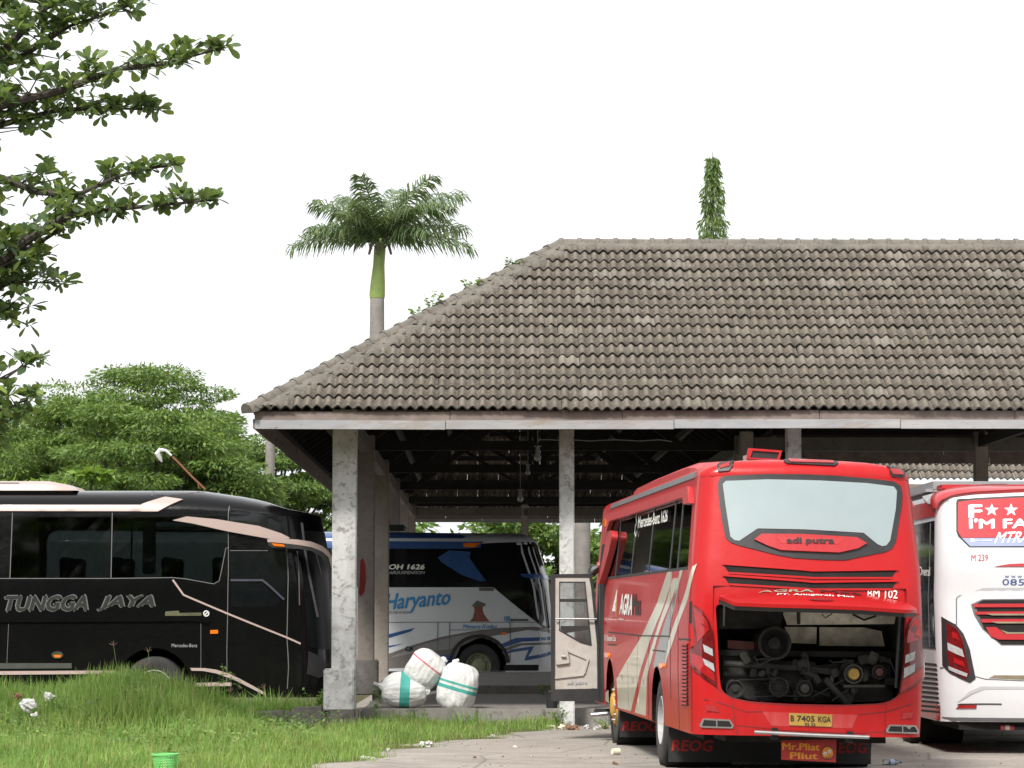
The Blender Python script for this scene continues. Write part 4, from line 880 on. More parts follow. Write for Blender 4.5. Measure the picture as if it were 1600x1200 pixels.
gt = [(B.sy(.75, -1), 3.09), (B.sy(.50, -1), 2.9), (B.sy(1.0, -1), 2.90), (B.sy(1.15, -1), 2.985), (B.sy(9.0, -1), 2.985), (B.sy(9.3, -1), 2.86), (B.sy(9.75, -1), 2.92), (B.sy(9.75, -1), 3.10)]
B.patch('gutter_fairing', gt, MATS['red_side'], .06, .06, px=False, step=.2); B.patch('gutter_fairing', gt, MATS['red_side'], .06, .06, px=False, step=.2, mirror=True)
B.patch('marker_light', [(B.sy(9.78, -1), 2.93), (B.sy(9.45, -1), 2.93), (B.sy(9.45, -1), 3.02), (B.sy(9.78, -1), 3.05)], MATS['amber'], .075, .02, px=False)
B.patch('pillar_fairing', [(B.sy(y, -1), z) for y, z in ((8.6, 2.84), (8.25, 2.83), (8.15, 2.75), (8.3, 2.6), (8.8, 2.32), (9.3, 2.12), (9.45, 2.14), (9.1, 2.5), (8.9, 2.75))], MATS['red_side'], .09, .085, px=False, rnd=.06)
for y0_, y1_ in ((.6, 9.6),): B.patch('roof_strip', [(B.sy(y0_, -1), 3.181), (B.sy(y1_, -1), 3.181), (B.sy(y1_, -1), 3.33), (B.sy(y0_, -1), 3.33)], MATS['grey_trim'], .012, .012, px=False, step=.25)
# air conditioner and open roof flap
nm_ = [(-1., 0), (-1., .10), (-.86, .155), (-.5, .18), (0, .19), (.5, .18), (.86, .155), (1., .10), (1., 0)]; vs = []; ys = [(2.3, .3), (2.5, .75), (3.0, .95), (4.5, 1.), (7.0, 1.), (8.2, .93), (8.8, .7), (9.1, .3)]
for y, k in ys: vs += [(.93 * a * (.9 + .1 * k), y, 3.30 + h * k * 1.15) for a, h in nm_]
mk('roof_air_conditioner', vs, [(i * 9 + j, i * 9 + j + 1, i * 9 + j + 10, i * 9 + j + 9) for i in range(len(ys) - 1) for j in range(8)] + [tuple(range(8, -1, -1)), tuple(range((len(ys) - 1) * 9, len(ys) * 9))], MATS['red_side'], rb, 60)
rf = plate_frame(rb, 'roof_flap', V1([(1545, 4), (1820, 22), (1800, 130), (1490, 120)]) if False else [(1170, 700), (1222, 704), (1218, 719), (1166, 717)], [(1176, 704), (1218, 707), (1214, 717), (1172, 715)], 1.55, .05, MATS['red_gloss'])
plate(rb, 'flap_inner', [(1176, 704), (1218, 707), (1214, 717), (1172, 715)], 1.57, .02, MATS['black_trim'], rf); plate(rb, 'hinge', [(1162, 712), (1168, 711), (1168, 722), (1162, 722)], 1.56, .06, MATS['steel'], rf)
# open front door, mirror, step
D5 = Z(840, 870, 4.444); YD = 9.72
dr = plate_frame(rb, 'door', roundpoly(D5([(92, 120), (375, 118), (392, 200), (424, 540), (426, 1002), (95, 1004)]), 3), D5([(122, 142), (358, 142), (372, 220), (412, 610), (414, 915), (120, 920)]), YD, .06, MATS['rubber'])
plate_frame(rb, 'door_panel', D5([(120, 140), (360, 140), (374, 220), (414, 610), (416, 918), (118, 922)]), D5([(155, 180), (325, 180), (372, 612), (300, 590), (152, 503)]), YD + .012, .03, MATS['door_grey'], dr)
plate(rb, 'window_pane', D5([(155, 180), (325, 180), (372, 612), (300, 590), (152, 503)]), YD + .03, .005, MATS['clear_glass'], dr)
for p_ in ([(150, 292), (338, 292), (342, 314), (150, 314)], [(150, 180), (158, 180), (156, 505), (150, 505)], [(325, 178), (331, 178), (376, 615), (369, 615)], [(150, 172), (332, 172), (332, 182), (150, 182)], [(148, 500), (300, 588), (372, 610), (372, 618), (298, 598), (148, 512)], [(160, 480), (355, 480), (358, 505), (200, 530), (160, 505)]): plate(rb, 'window_rubber', D5(p_), YD + .004, .02, MATS['rubber'], dr)
plate(rb, 'door_pocket', roundpoly(D5([(125, 620), (208, 640), (222, 738), (128, 750)]), 2), YD - .03, .05, MATS['door_grey'], dr); plate(rb, 'door_ridge', D5([(210, 645), (352, 700), (358, 712), (330, 812), (316, 818), (340, 715), (212, 660)]), YD - .012, .03, MATS['door_grey'], dr); plate(rb, 'door_ridge', D5([(120, 835), (320, 815), (322, 826), (122, 848)]), YD - .012, .03, MATS['door_grey'], dr); plate(rb, 'door_flap', D5([(372, 782), (414, 780), (414, 915), (374, 912)]), YD - .004, .02, MATS['door_grey'], dr); plate(rb, 'kick_plate', D5([(118, 925), (418, 922), (422, 996), (115, 1000)]), YD + .004, .03, MATS['grey_trim'], dr)
MB().tube([plinv(rb, *p, YD - .04) for p in D5([(122, 430), (410, 432)])], .012, 8).build('grab_rail', MATS['steel'], dr); ptext(rb, 'lettering', 'adi putra', *D5([(205, 893), (342, 888), (205, 862)]), YD - .002, MATS['curtain'], .03, 0, dr); MB().tube([plinv(rb, *p, YD - .05) for p in D5([(165, 690), (195, 692)])], .018, 8).build('handle', MATS['steel'], dr)
plate(rb, 'door_post', D5([(432, 150), (470, 100), (466, 1000), (430, 1000)]), 9.66, .12, MATS['black_trim']); B.patch('door_opening', [(B.sy(9.3, -1), .5), (B.sy(10.3, -1), .5), (B.sy(10.3, -1), 2.7), (B.sy(9.3, -1), 2.7)], MATS['under'], .004, .006, px=False)
mr = MB().tube([plinv(rb, *p, 10.4) for p in ((956, 884), (944, 880), (934, 884))], [.05, .06, .05], 10).build('wing_mirror', MATS['red_gloss'], rb); MB().tube([plinv(rb, *p, 10.5) for p in ((938, 884), (928, 890), (923, 897))], [.05, .075, .06], 10).build('mirror_head', MATS['black_trim'], mr)
MB().tube([plinv(rb, *p, 9.4) for p in ((923, 1117), (955, 1114))], .03, 8).build('step', MATS['steel'], rb); MB().box(plinv(rb, 945, 1111, 9.5), (.3, .2, .06), None, .02).build('step_tread', MATS['rubber'], rb)
# ------------------------------------------------------------------ white coach beside it, seen from behind
wb = empty('coach', (6.585, 34.0, 0), R(.3), 'white coach with red roof edge and a red rear window sticker', 'bus')
B = Body(wb, 11.8, .40, 3.16, [(0, 1.2), (.4, 1.24), (1.2, 1.255), (2.0, 1.255), (3.16, 1.20)], [(0, .12), (.45, .04), (.7, 0), (1.3, .0), (2.0, .05), (2.3, .02), (3.16, .12)],
         [(0, .28), (1.5, .3), (3.16, .26)], [(0, .12), (3.2, .14)], [(0, .14), (1, .2), (12, .2)], .3)
B.setup(-4.5, 1.6)
W7, W8, W0 = Z(1440, 900, 4), Z(1440, 730, 6), Z(1380, 720, 2.727)
arches = [arch(B.sy(y, sd), .55, .62, .405) for y in (3.3, 9.2) for sd in (-1, 1)]; arches = [[(a, max(z, .405)) for a, z in q] for q in arches]
B.wall('body', MATS['white_paint'], arches, .16)
MB().box((0, 6, .5), (1.9, 10.6, .4)).box((0, 1.3, .45), (2.0, 2.2, .3)).build('chassis', MATS['under'], wb)
for y in (3.3, 9.2):
    for sd in (-1, 1): MB().lathe([(.64, 0), (.64, -sd * .7), (.01, -sd * .7)], (sd * 1.2, y, .57), n=24).build('wheel_housing', MATS['under'], wb); wheel(wb, (sd * 1.2, y, .52), .52, .3, sd, MATS['grey_rim'])
fr = B.patch('rear_window', W8([(325, 330), (332, 306), (350, 298), (960, 268), (1500, 262), (1810, 300), (1805, 600), (1690, 752), (960, 750), (448, 750), (342, 648), (325, 600)]), MATS['black_trim'], .006, .008)
B.patch('window_sticker', W8([(343, 326), (960, 286), (1500, 280), (1795, 318), (1790, 600), (1750, 660), (378, 662), (338, 598)]), MATS.setdefault('sticker_red', pm('sticker_red', (.50, .04, .05), .45, var=.05)), .010, .004, parent=fr)
B.patch('window_sticker', W8([(380, 666), (1750, 666), (1690, 742), (456, 742)]), pm('sticker_lilac', (.30, .35, .52), .45, var=.06), .010, .004, parent=fr)
wl_ = pm('sticker_white', (.80, .81, .86), .45, var=.03)
B.text('lettering', 'F', *W8([(440, 482), (572, 482), (438, 350)]), wl_, .05, 0, .014, fr); B.text('lettering', "I'M FAM", *W8([(446, 578), (1150, 574), (444, 482)]), wl_, .045, 0, .014, fr)
def star(cx, cy, r, mat, par):
    B.patch('star', W8([(cx + (r if k % 2 == 0 else r * .4) * math.sin(math.pi * k / 5), cy - (r if k % 2 == 0 else r * .4) * .92 * math.cos(math.pi * k / 5)) for k in range(10)]), mat, .014, .004, parent=par)
for cx in (657, 838, 1018): star(cx, 402, 68, wl_, fr)
B.text('lettering', 'MTRANS', *W8([(678, 718), (1180, 700), (690, 610)]), wl_, .03, .35, .014, fr); B.text('lettering', 'mtransbali', *W8([(505, 695), (660, 694), (505, 678)]), wl_, .01, 0, .014, fr)
B.line('lettering', W8([(462, 688), (466, 676), (482, 674), (492, 684), (488, 698), (470, 700), (462, 688)]), .012, wl_, .014, .002, parent=fr)
rd = paint('red_white_bus', (.42, .014, .022), .12)
for pl in ([(120, 352), (162, 392), (185, 335), (240, 300), (290, 282), (500, 258), (960, 236), (1500, 228), (1860, 270), (1890, 200), (1500, 120), (960, 134), (640, 160), (500, 182), (370, 176), (290, 198), (215, 235)],): B.patch('spoiler', W8(pl), rd, .05, .05, step=.1)
B.patch('roof_edge', [(B.sy(.5, -1), 2.98), (B.sy(11, -1), 2.98), (B.sy(11, -1), 3.2), (B.sy(.5, -1), 3.2)], rd, .012, .012, px=False, step=.25); B.patch('roof_edge', [(B.sy(.5, -1), 2.98), (B.sy(11, -1), 2.98), (B.sy(11, -1), 3.2), (B.sy(.5, -1), 3.2)], rd, .012, .012, px=False, step=.25, mirror=True)
sw_ = [(B.sy(.42, -1), 1.30), (B.sy(11, -1), 1.30), (B.sy(11, -1), 2.92), (B.sy(.55, -1), 2.92)]
B.patch('side_window', sw_, MATS['dark_glass'], .006, .008, px=False, step=.4); B.patch('side_window', sw_, MATS['dark_glass'], .006, .008, px=False, step=.4, mirror=True)
for yy in (.85, 2.3, 4.2): B.line('window_seam', [(B.sy(yy, -1), 1.32), (B.sy(yy, -1), 2.9)], .02, MATS['grey_trim'], .012, .006, px=False)
B.patch('corner_fairing', W8([(20, 278), (160, 264), (150, 300), (110, 345), (82, 345), (55, 318)]), MATS['white_paint'], .03, .03)
B.text('lettering', '& Overal', *W0([(140, 488), (204, 492), (140, 448)]), MATS['letter_white'], .03, 0, .012)
for k in range(11):
    yy = 545 + k * 29.5; B.patch('louvre', W7([(-40 + k * .8, yy - 10), (92 + k * 2, yy + 3), (97 + k * 2, yy + 16), (-40 + k * .8, yy + 4)]), MATS['under'], .006, .006)
B.patch('skirt', [(B.sy(.3, -1), .41), (B.sy(2.6, -1), .41), (B.sy(2.6, -1), .62), (B.sy(.3, -1), .60)], rd, .004, .004, px=False)
tl = B.patch('tail_light', W7([(126, 254), (215, 303), (262, 360), (302, 460), (338, 640), (302, 668), (175, 602), (133, 560)]), MATS['black_trim'], .012, .014, step=.08)
B.patch('lens', W7([(160, 288), (225, 335), (258, 410), (302, 605), (280, 645), (185, 592), (168, 500)]), MATS['lens_dark_red'], .020, .008, parent=tl)
for pl in ([(192, 345), (222, 362), (235, 400), (195, 385)], [(200, 505), (262, 535), (272, 570), (205, 542)]): B.patch('lens', W7(pl), MATS['lens_red'], .024, .005, parent=tl)
for pl in ([(166, 416), (254, 458), (268, 508), (170, 462)], [(172, 563), (288, 610), (282, 630), (175, 586)]): B.patch('reverse_lens', W7(pl), MATS['lens_white'], .026, .006, parent=tl)
gr = B.patch('grille', W7([(308, 178), (380, 145), (960, 140), (1180, 175), (1150, 240), (1090, 330), (990, 432), (500, 432), (478, 416), (380, 332), (328, 245)]), MATS['grey_trim'], .006, .01, step=.1)
B.patch('grille_mesh', W7([(335, 180), (385, 152), (960, 148), (1165, 180), (1080, 325), (985, 426), (500, 426), (390, 330)]), MATS['under'], .012, .004, parent=gr)
for pl in ([(325, 175), (1160, 172), (1155, 196), (330, 196)], [(336, 224), (1140, 220), (1138, 236), (345, 242)], [(366, 270), (1100, 268), (1095, 286), (380, 292)], [(400, 320), (465, 320), (520, 362), (960, 366), (1050, 330), (1010, 390), (960, 402), (480, 398), (430, 376)]): B.patch('grille_bar', W7(pl), rd, .03, .02, parent=gr)
gd = pm('gold_trim', (.34, .29, .2), .35, .6)
for pl in ([(400, 236), (1090, 238), (1085, 247), (440, 247)], [(432, 286), (1060, 288), (1055, 297), (470, 297)], [(490, 336), (540, 352), (980, 354), (975, 364), (530, 362)]): B.patch('grille_bar', W7(pl), gd, .034, .02, parent=gr)
for ln in ([(218, 305), (218, 140), (235, 125), (310, 106), (640, 104)], [(335, 628), (400, 645), (640, 655)], [(115, 572), (135, 575)]): B.line('panel_seam', W7(ln), .012, MATS['grey_trim'], .003, .004)
gsh = paint('silver_paint', (.42, .43, .45), .1)
B.patch('crease_trim', W7([(300, 106), (385, 74), (960, 70), (960, 104), (640, 104)]), gsh, .004, .004); B.patch('crease_trim', W7([(420, 638), (455, 620), (960, 622), (960, 650), (640, 648)]), gd, .004, .004); B.patch('crease_trim', W7([(225, 790), (300, 722), (370, 690), (960, 690), (960, 708), (400, 708), (320, 735)]), gsh, .004, .004)
rf_ = B.patch('reflector', W7([(215, 826), (240, 806), (345, 806), (340, 826)]), MATS['lens_red'], .014, .014); B.line('reflector_trim', W7([(225, 806), (240, 801), (380, 799), (500, 800)]), .014, MATS['black_trim'], .008, .006, parent=rf_)
B.patch('bumper_lip', W7([(125, 880), (960, 890), (960, 912), (200, 905)]), MATS['grey_trim'], .006, .008, step=.1)
B.text('lettering', 'M 239', *W8([(465, 880), (622, 878), (466, 820)]), rd, .0, 0, .006); B.text('lettering', 'www', *W8([(778, 1036), (940, 1036), (778, 1016)]), MATS['blue_paint'], .0, 0, .006, spacing=1.6); B.text('lettering', '085', *W8([(755, 1106), (962, 1108), (757, 1046)]), MATS['blue_paint'], -.01, 0, .006)
B.patch('flash', W8([(680, 932), (820, 908), (1100, 896), (1100, 928), (960, 932)]), rd, .006, .006)
ac = MB()
for c_, d_ in (((-.25, 3.6, 3.37), (1.7, 3.4, .24)),): ac.box(c_, d_, None, .1)
ac.build('roof_air_conditioner', MATS['grey_paint'], wb)
MB().box((-.55, 1.0, 3.34), (1.15, .5, .10), None, .045).build('roof_fin', rd, wb); MB().box((.9, .9, 3.38), (1.3, .5, .12), None, .05).build('roof_fin', rd, wb)
def vtube(pts, yl, r, mat, name): MB().tube([plinv(wb, *p, yl) for p in pts], r, 10).build(name, mat, wb)
vtube(W7([(492, 946), (522, 947)]), .2, .032, rd, 'tow_bar'); vtube(W7([(522, 947), (548, 948)]), .2, .032, MATS['white_paint'], 'tow_bar'); vtube(W7([(548, 948), (576, 949)]), .2, .032, rd, 'tow_bar'); vtube(W7([(576, 949), (900, 952)]), .2, .028, MATS['rubber'], 'tow_bar')
# ------------------------------------------------------------------ black coach, side on behind the weeds
kb = empty('coach', (-2.95, 46.45, 0), math.pi / 2, 'glossy black coach with rose trim parked side on behind the weeds', 'bus')
B = Body(kb, 12.2, .36, 3.36, [(0, 1.2), (.4, 1.25), (2.1, 1.25), (3.36, 1.19)], [(0, .16), (.45, .04), (.9, 0), (1.5, .03), (2.4, .12), (3.36, .30)],
         [(0, .4), (1.5, .45), (3.36, .45)], [(0, .16), (3.4, .2)], [(0, .06), (.7, .16), (1.5, .34), (2.3, .46), (13, .46)], .5)
B.setup(-9, 0.6)
K1, KB1, KB2, KB3 = Z(0, 700, 2.963), Z(0, 750, 5.714), Z(250, 760, 5.714), Z(250, 940, 5.714)
KA1, KA2 = 2.97, 9.2
arches = [[(a, max(z, .365)) for a, z in arch(B.sy(y, sd), .56, .62, .365)] for y in (KA1, KA2) for sd in (-1, 1)]
wpx = [[(19, 801), (173, 801), (171, 904), (15, 904)], [(177, 801), (357, 801), (356, 855), (350, 858), (341, 908), (334, 911), (288, 904), (270, 902), (173, 902)]]
wl = [[tuple(q) for q in B.inv(w_)] for w_ in wpx]
y = 6.92
while y < 11.6: wl.append([(B.sy(y, -1), 2.36), (B.sy(y + 1.62, -1), 2.36), (B.sy(y + 1.62, -1), 3.43 - .0), (B.sy(y, -1), 3.43)] if False else [(B.sy(y, -1), 2.33), (B.sy(min(y + 1.62, 11.8), -1), 2.33), (B.sy(min(y + 1.62, 11.8), -1), 3.30), (B.sy(y, -1), 3.30)]); y += 1.68
wl = [[(a, min(z, 3.34)) for a, z in q] for q in wl]
B.wall('body', MATS['black_paint'], wl + [[(-a, z) for a, z in q] for q in wl] + arches, .16)
for q in wl: B.patch('window_pane', q, MATS['black_tint'], -.004, 0, px=False, step=.5); B.patch('window_pane', q, MATS['black_tint'], -.004, 0, px=False, step=.5, mirror=True)
MB().box((0, 6.3, 1.45), (2.35, 10.6, .06)).build('floor', MATS['under'], kb); seats(kb, 2.2, 11, 1.5, MATS['seat_fabric'], True)
MB().box((0, 6.3, .62), (1.9, 11.4, .4)).build('chassis', MATS['under'], kb)
for k_ in range(4): MB().box((-1.02, 3.1 + k_ * 2.4, 2.85), (.05, .22, .9), None, .02).build('curtain', MATS['curtain'], kb)
for y in (KA1, KA2):
    for sd in (-1, 1): MB().lathe([(.64, 0), (.64, -sd * .7), (.01, -sd * .7)], (sd * 1.2, y, .57), n=24).build('wheel_housing', MATS['under'], kb); wheel(kb, (sd * 1.2, y, .52), .52, .3, sd, MATS['grey_rim'])
B.patch('quarter_pane', K1([(1066, 282), (1120, 288), (1200, 305), (1290, 345), (1325, 395), (1300, 392), (1180, 362), (1066, 345)]), MATS['dark_glass'], .004, .006)
B.patch('driver_window', K1([(1066, 478), (1322, 480), (1322, 700), (1300, 690), (1222, 612), (1068, 612)]), MATS['dark_glass'], .004, .006); B.patch('driver_window', K1([(1070, 622), (1215, 626), (1300, 710), (1270, 735), (1070, 735)]), MATS['dark_glass'], .005, .006)
B.line('window_trim', K1([(1068, 612), (1215, 612), (1250, 640), (1316, 702)]), .035, pm('blue_grey_trim', (.05, .05, .07), .3), .014, .014)
B.patch('windscreen', [(-1.25, 1.2), (-.9, 1.15), (.9, 1.15), (1.25, 1.2), (1.2, 3.0), (1.0, 3.12), (-1.0, 3.12), (-1.2, 3.0)], MATS['windscreen_dark'], .006, .008, px=False, step=.12)
for pl in ([(0, 267), (655, 267), (655, 294), (0, 293)], [(655, 264), (765, 232), (848, 243), (732, 295), (655, 295)]): B.patch('roof_trim', K1(pl), MATS['rose_paint'], .03, .03, step=.12)
B.patch('roof_trim', [(B.sy(6.95, -1), 3.335), (B.sy(11.9, -1), 3.335), (B.sy(11.9, -1), 3.24), (B.sy(6.95, -1), 3.24)], MATS['rose_paint'], .03, .03, px=False)
B.patch('wing_trim', K1([(800, 336), (865, 318), (1000, 330), (1200, 362), (1300, 395), (1342, 418), (1325, 426), (1240, 420), (1050, 386), (900, 352)]), MATS['rose_paint'], .06, .055, step=.1)
for ln, wd_ in (([(800, 610), (850, 680), (1050, 765), (1330, 878), (1392, 906)], .03),): B.line('swoosh_trim', K1(ln), wd_, MATS['rose_paint'], .012, .012)
for ln, wd_ in (([(-20, 604), (515, 604), (800, 600), (860, 606), (990, 629), (1015, 615), (1045, 465), (1060, 460)], .013), ([(1062, 270), (1056, 620), (1050, 940), (1048, 1100)], .012), ([(1327, 470), (1328, 870), (1330, 1115)], .014), ([(930, 810), (930, 1020)], .008), ([(1065, 475), (1240, 475)], .01), ([(705, 190), (703, 222)], .012), ([(40, 815), (32, 995)], .008), ([(520, 300), (514, 604)], .014), ([(58, 300), (46, 604)], .014)): B.line('panel_seam', K1(ln), wd_, MATS['pale_line'], .006, .006)
B.line('waist_rail', K1([(-20, 800), (500, 798), (900, 795), (970, 806)]), .05, MATS['black_paint'], .03, .03)
for u_, mt, off, bold in ((0, 'pale_line', .006, .105), (1, 'tungga', .012, .045)):
    if mt == 'tungga': pm('tungga', (.016, .019, .017), .4, var=.2, vs=12)
    B.text('lettering', 'TUNGGA', *K1([(18 + 6 * u_, 761 - 4 * u_), (412 - 6 * u_, 757 - 4 * u_), (18 + 6 * u_, 680 + 4 * u_)]), MATS[mt], bold, .28, off); B.text('lettering', 'JAYA', *K1([(448 + 6 * u_, 757 - 4 * u_), (722 - 6 * u_, 755 - 4 * u_), (448 + 6 * u_, 680 + 4 * u_)]), MATS[mt], bold, .28, off)
ol = pm('olive_label', (.10, .10, .05), .5); B.patch('decal', K1([(766, 757), (828, 753), (832, 764), (932, 762), (932, 776), (764, 777)]), ol, .006, .004); B.text('lettering', 'www.tunggajaya.com', *K1([(838, 773), (926, 772), (838, 766)]), MATS['letter_black'], 0, 0, .010)
B.line('emblem', K1([(955 + 12 * math.cos(a), 766 + 12 * math.sin(a)) for a in np.linspace(0, 6.28, 14)]), .018, MATS['letter_white'], .008, .006); B.line('emblem', K1([(946, 774), (964, 758)]), .018, MATS['letter_white'], .008, .006)
B.text('lettering', 'Mercedes-Benz', *K1([(795, 922), (913, 922), (795, 906)]), MATS['curtain'], 0, 0, .008)
B.patch('marker_light', K1([(974, 843), (1010, 842), (1010, 859), (974, 860)]), MATS['amber'], .02, .02); cl_ = B.patch('clearance_light', K1([(266 + 27 * math.cos(a), 958 + 17 * math.sin(a)) for a in np.linspace(0, 2 * math.pi, 17)[:-1]]), MATS['chrome'], .02, .02); B.patch('lens', K1([(250, 958), (284, 958), (280, 969), (254, 969)]), MATS['amber'], .026, .008, parent=cl_)
for pl in ([(-20, 1033), (555, 1030), (555, 1045), (-20, 1050)], [(880, 1018), (950, 1019), (1000, 1026), (1060, 1044), (1110, 1068), (1170, 1100), (1232, 1136), (1216, 1140), (1150, 1106), (1090, 1076), (1000, 1043), (940, 1032), (880, 1031)], [(900, 1088), (1000, 1085), (1072, 1086), (1072, 1102), (900, 1104)]): B.patch('skirt_trim', K1(pl), MATS['rose_paint'], .014, .014, step=.1)
B.patch('skirt_strip', K1([(-20, 996), (332, 996), (332, 1020), (-20, 1022)]), pm('dull_green_strip', (.05, .055, .045), .5), .006, .006); B.line('arch_lip', [(B.sy(KA1, -1) + .64 * math.cos(a), .56 + .64 * math.sin(a)) for a in np.linspace(.05, math.pi - .05, 20)], .05, MATS['black_paint'], .03, .03, px=False)
for ln, wd_ in (([(1265, 325), (1290, 560), (1330, 800), (1405, 1165)], .05), ([(1225, 580), (1240, 820), (1245, 1060)], .02), ([(1390, 600), (1440, 800)], .02)): B.line('reflection_strip', KB2(ln), wd_, MATS['grey_trim'], .014, .014)  # grey strips painted in for reflections along the windscreen edge
B.patch('head_light', [(-1.3, .75), (-1.0, .68), (-.75, .72), (-.85, 1.0), (-1.25, 1.12)], MATS['black_trim'], .012, .014, px=False); B.patch('head_light', [(-1.3, .75), (-1.0, .68), (-.75, .72), (-.85, 1.0), (-1.25, 1.12)], MATS['black_trim'], .012, .014, px=False, mirror=True)
def kplate(pts, X, th, mat, name, par=None):      # slab parallel to the coach's side, at world y = 46.45+X
    q = [atY(*p, 46.45 + X) for p in pts]; Mi = kb.matrix_basis.inverted(); q = [Mi @ p for p in q]; n = len(q)
    return mk(name, q + [p + Vector((th, 0, 0)) for p in q], [tuple(range(n)), tuple(range(2 * n - 1, n - 1, -1))] + [(i, i + n, (i + 1) % n + n, (i + 1) % n) for i in range(n)], mat, par or kb, 30)
mr = kplate(K1([(1236, 424), (1262, 416), (1380, 424), (1440, 433), (1490, 452), (1522, 478), (1536, 505), (1536, 560), (1520, 505), (1490, 478), (1440, 458), (1380, 448), (1262, 436), (1240, 436)]), -1.55, .16, MATS['rose_paint'], 'wing_mirror')
kplate(K1([(1240, 437), (1380, 449), (1440, 459), (1488, 479), (1516, 505), (1532, 560), (1532, 700), (1524, 700), (1520, 560), (1490, 505), (1440, 476), (1380, 466), (1262, 462), (1244, 452)]), -1.55, .14, MATS['black_trim'], 'mirror_arm', mr); kplate(K1([(1256, 440), (1312, 446), (1320, 457), (1268, 453)]), -1.57, .02, MATS['amber'], 'lens', mr)
vs = []; pr = [(-1, 0), (-.95, .6), (-.8, 1), (.8, 1), (.95, .6), (1, 0)]; ys_ = [(4.35, 0), (4.5, .6), (4.85, 1), (11., 1), (11.3, .3)]
for y, k in ys_: vs += [(.85 * a, y, 3.80 + .165 * h * k) for a, h in pr]
acb = mk('roof_air_conditioner', vs, [(i * 6 + j, i * 6 + j + 1, i * 6 + j + 7, i * 6 + j + 6) for i in range(4) for j in range(5)] + [tuple(range(5, -1, -1))], MATS['rose_paint'], kb, 30)
for k in range(7):
    y0_ = 5.15 + k * .72; mk('air_vent', [(-.80, y0_, 3.855), (-.80, y0_ + .5, 3.855), (-.76, y0_ + .55, 3.935), (-.76, y0_ + .2, 3.935)], [(0, 1, 2, 3)], MATS['under'], acb, 0); 
    o_ = COL.objects[-1] if False else None
kplate([(563, 876), (567, 872), (571, 882), (572, 905), (570, 924), (564, 932), (561, 928)], 1.35, .12, MATS['red_side'], 'wing_mirror')
# ------------------------------------------------------------------ blue and white coach inside the hall
bb = empty('coach', (1.04, 65.05, 0), math.pi / 2, 'white and blue coach with black windows standing beyond the sacks under the roof', 'bus')
B = Body(bb, 12., .40, 3.34, [(0, 1.2), (.4, 1.25), (2.1, 1.25), (3.34, 1.19)], [(0, .12), (.45, .03), (.9, 0), (1.5, .02), (2.4, .12), (3.34, .42)], [(0, .3), (3.34, .4)], [(0, .12), (3.4, .14)], [(0, .15), (.6, .3), (13, .38)], .4)
B.setup(-9.5, .8); C3 = Z(480, 800, 3.3333); BA1, BA2 = 1.82, 8.0
arches = [[(a, max(z, .405)) for a, z in arch(B.sy(y, sd), .56, .62, .405)] for y in (BA1, BA2) for sd in (-1, 1)]
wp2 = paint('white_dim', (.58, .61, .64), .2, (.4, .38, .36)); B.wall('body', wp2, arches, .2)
MB().box((0, 6.3, .62), (1.9, 11.2, .4)).build('chassis', MATS['under'], bb)
for y in (BA1, BA2):
    for sd in (-1, 1): MB().lathe([(.64, 0), (.64, -sd * .7), (.01, -sd * .7)], (sd * 1.2, y, .57), n=24).build('wheel_housing', MATS['under'], bb); wheel(bb, (sd * 1.2, y, .52), .52, .3, sd, MATS['olive_rim'])
B.patch('window_band', C3([(-40, 190), (900, 165), (1000, 160), (1180, 158), (1240, 175), (1275, 215), (1300, 320), (1308, 600), (1232, 607), (1160, 547), (970, 392), (-40, 392)]), MATS['dark_glass'], .006, .008, step=.2)
B.patch('window_band', [(-a, z) for a, z in [(B.sy(1.2, -1), 2.2), (B.sy(11.5, -1), 2.2), (B.sy(11.5, -1), 3.2), (B.sy(1.2, -1), 3.2)]], MATS['dark_glass'], .006, .008, px=False, step=.4)
for mt, pl, of in (('blue_paint', [(-40, 104), (600, 106), (760, 114), (826, 128), (810, 137), (-40, 136)], .008), ('blue_paint', [(-40, 152), (870, 156), (916, 154), (902, 186), (800, 192), (-40, 188)], .02), ('blue_paint', [(680, 238), (738, 200), (852, 208), (846, 240), (932, 358), (900, 362), (800, 326), (700, 262)], .03), ('blue_paint', [(1110, 322), (1270, 322), (1275, 348), (1180, 350), (1120, 338)], .02),
                   ('blue_paint', [(300, 668), (430, 635), (562, 603), (540, 622), (430, 655), (300, 692)], .005), ('blue_paint', [(300, 715), (400, 700), (505, 685), (430, 705), (300, 728)], .005),
                   ('taupe_paint', [(300, 780), (425, 738), (560, 690), (700, 650), (850, 622), (1000, 604), (1180, 597), (1268, 612), (1275, 634), (1150, 614), (1000, 640), (880, 660), (800, 700), (772, 760), (760, 800), (425, 815), (300, 820)], .004), ('grey_paint', [(425, 760), (600, 690), (760, 650), (900, 630), (800, 690), (740, 715), (560, 735)], .007), ('blue_paint', [(560, 780), (680, 750), (770, 735), (768, 800), (600, 812)], .008),
                   ('blue_paint', [(1000, 692), (1085, 656), (1270, 648), (1272, 664), (1120, 675), (1022, 706)], .006), ('taupe_paint', [(1015, 715), (1100, 684), (1270, 676), (1275, 690), (1120, 694), (1030, 726)], .006), ('blue_paint', [(1022, 742), (1060, 716), (1182, 698), (1152, 752), (1272, 722), (1274, 738), (1130, 774), (1152, 718), (1062, 732)], .006)):
    B.patch('livery', C3(pl), MATS[mt], of, of, step=.2)
B.patch('marker_light', C3([(812, 164), (908, 162), (872, 185), (815, 182)]), MATS['amber'], .028, .012)
B.text('lettering', 'OH 1626', *C3([(425, 300), (612, 300), (425, 272)]), MATS['letter_white'], .05, .2, .012); B.text('lettering', 'AIRSUSPENSION', *C3([(424, 324), (614, 324), (424, 307)]), MATS['curtain'], .03, .2, .012)
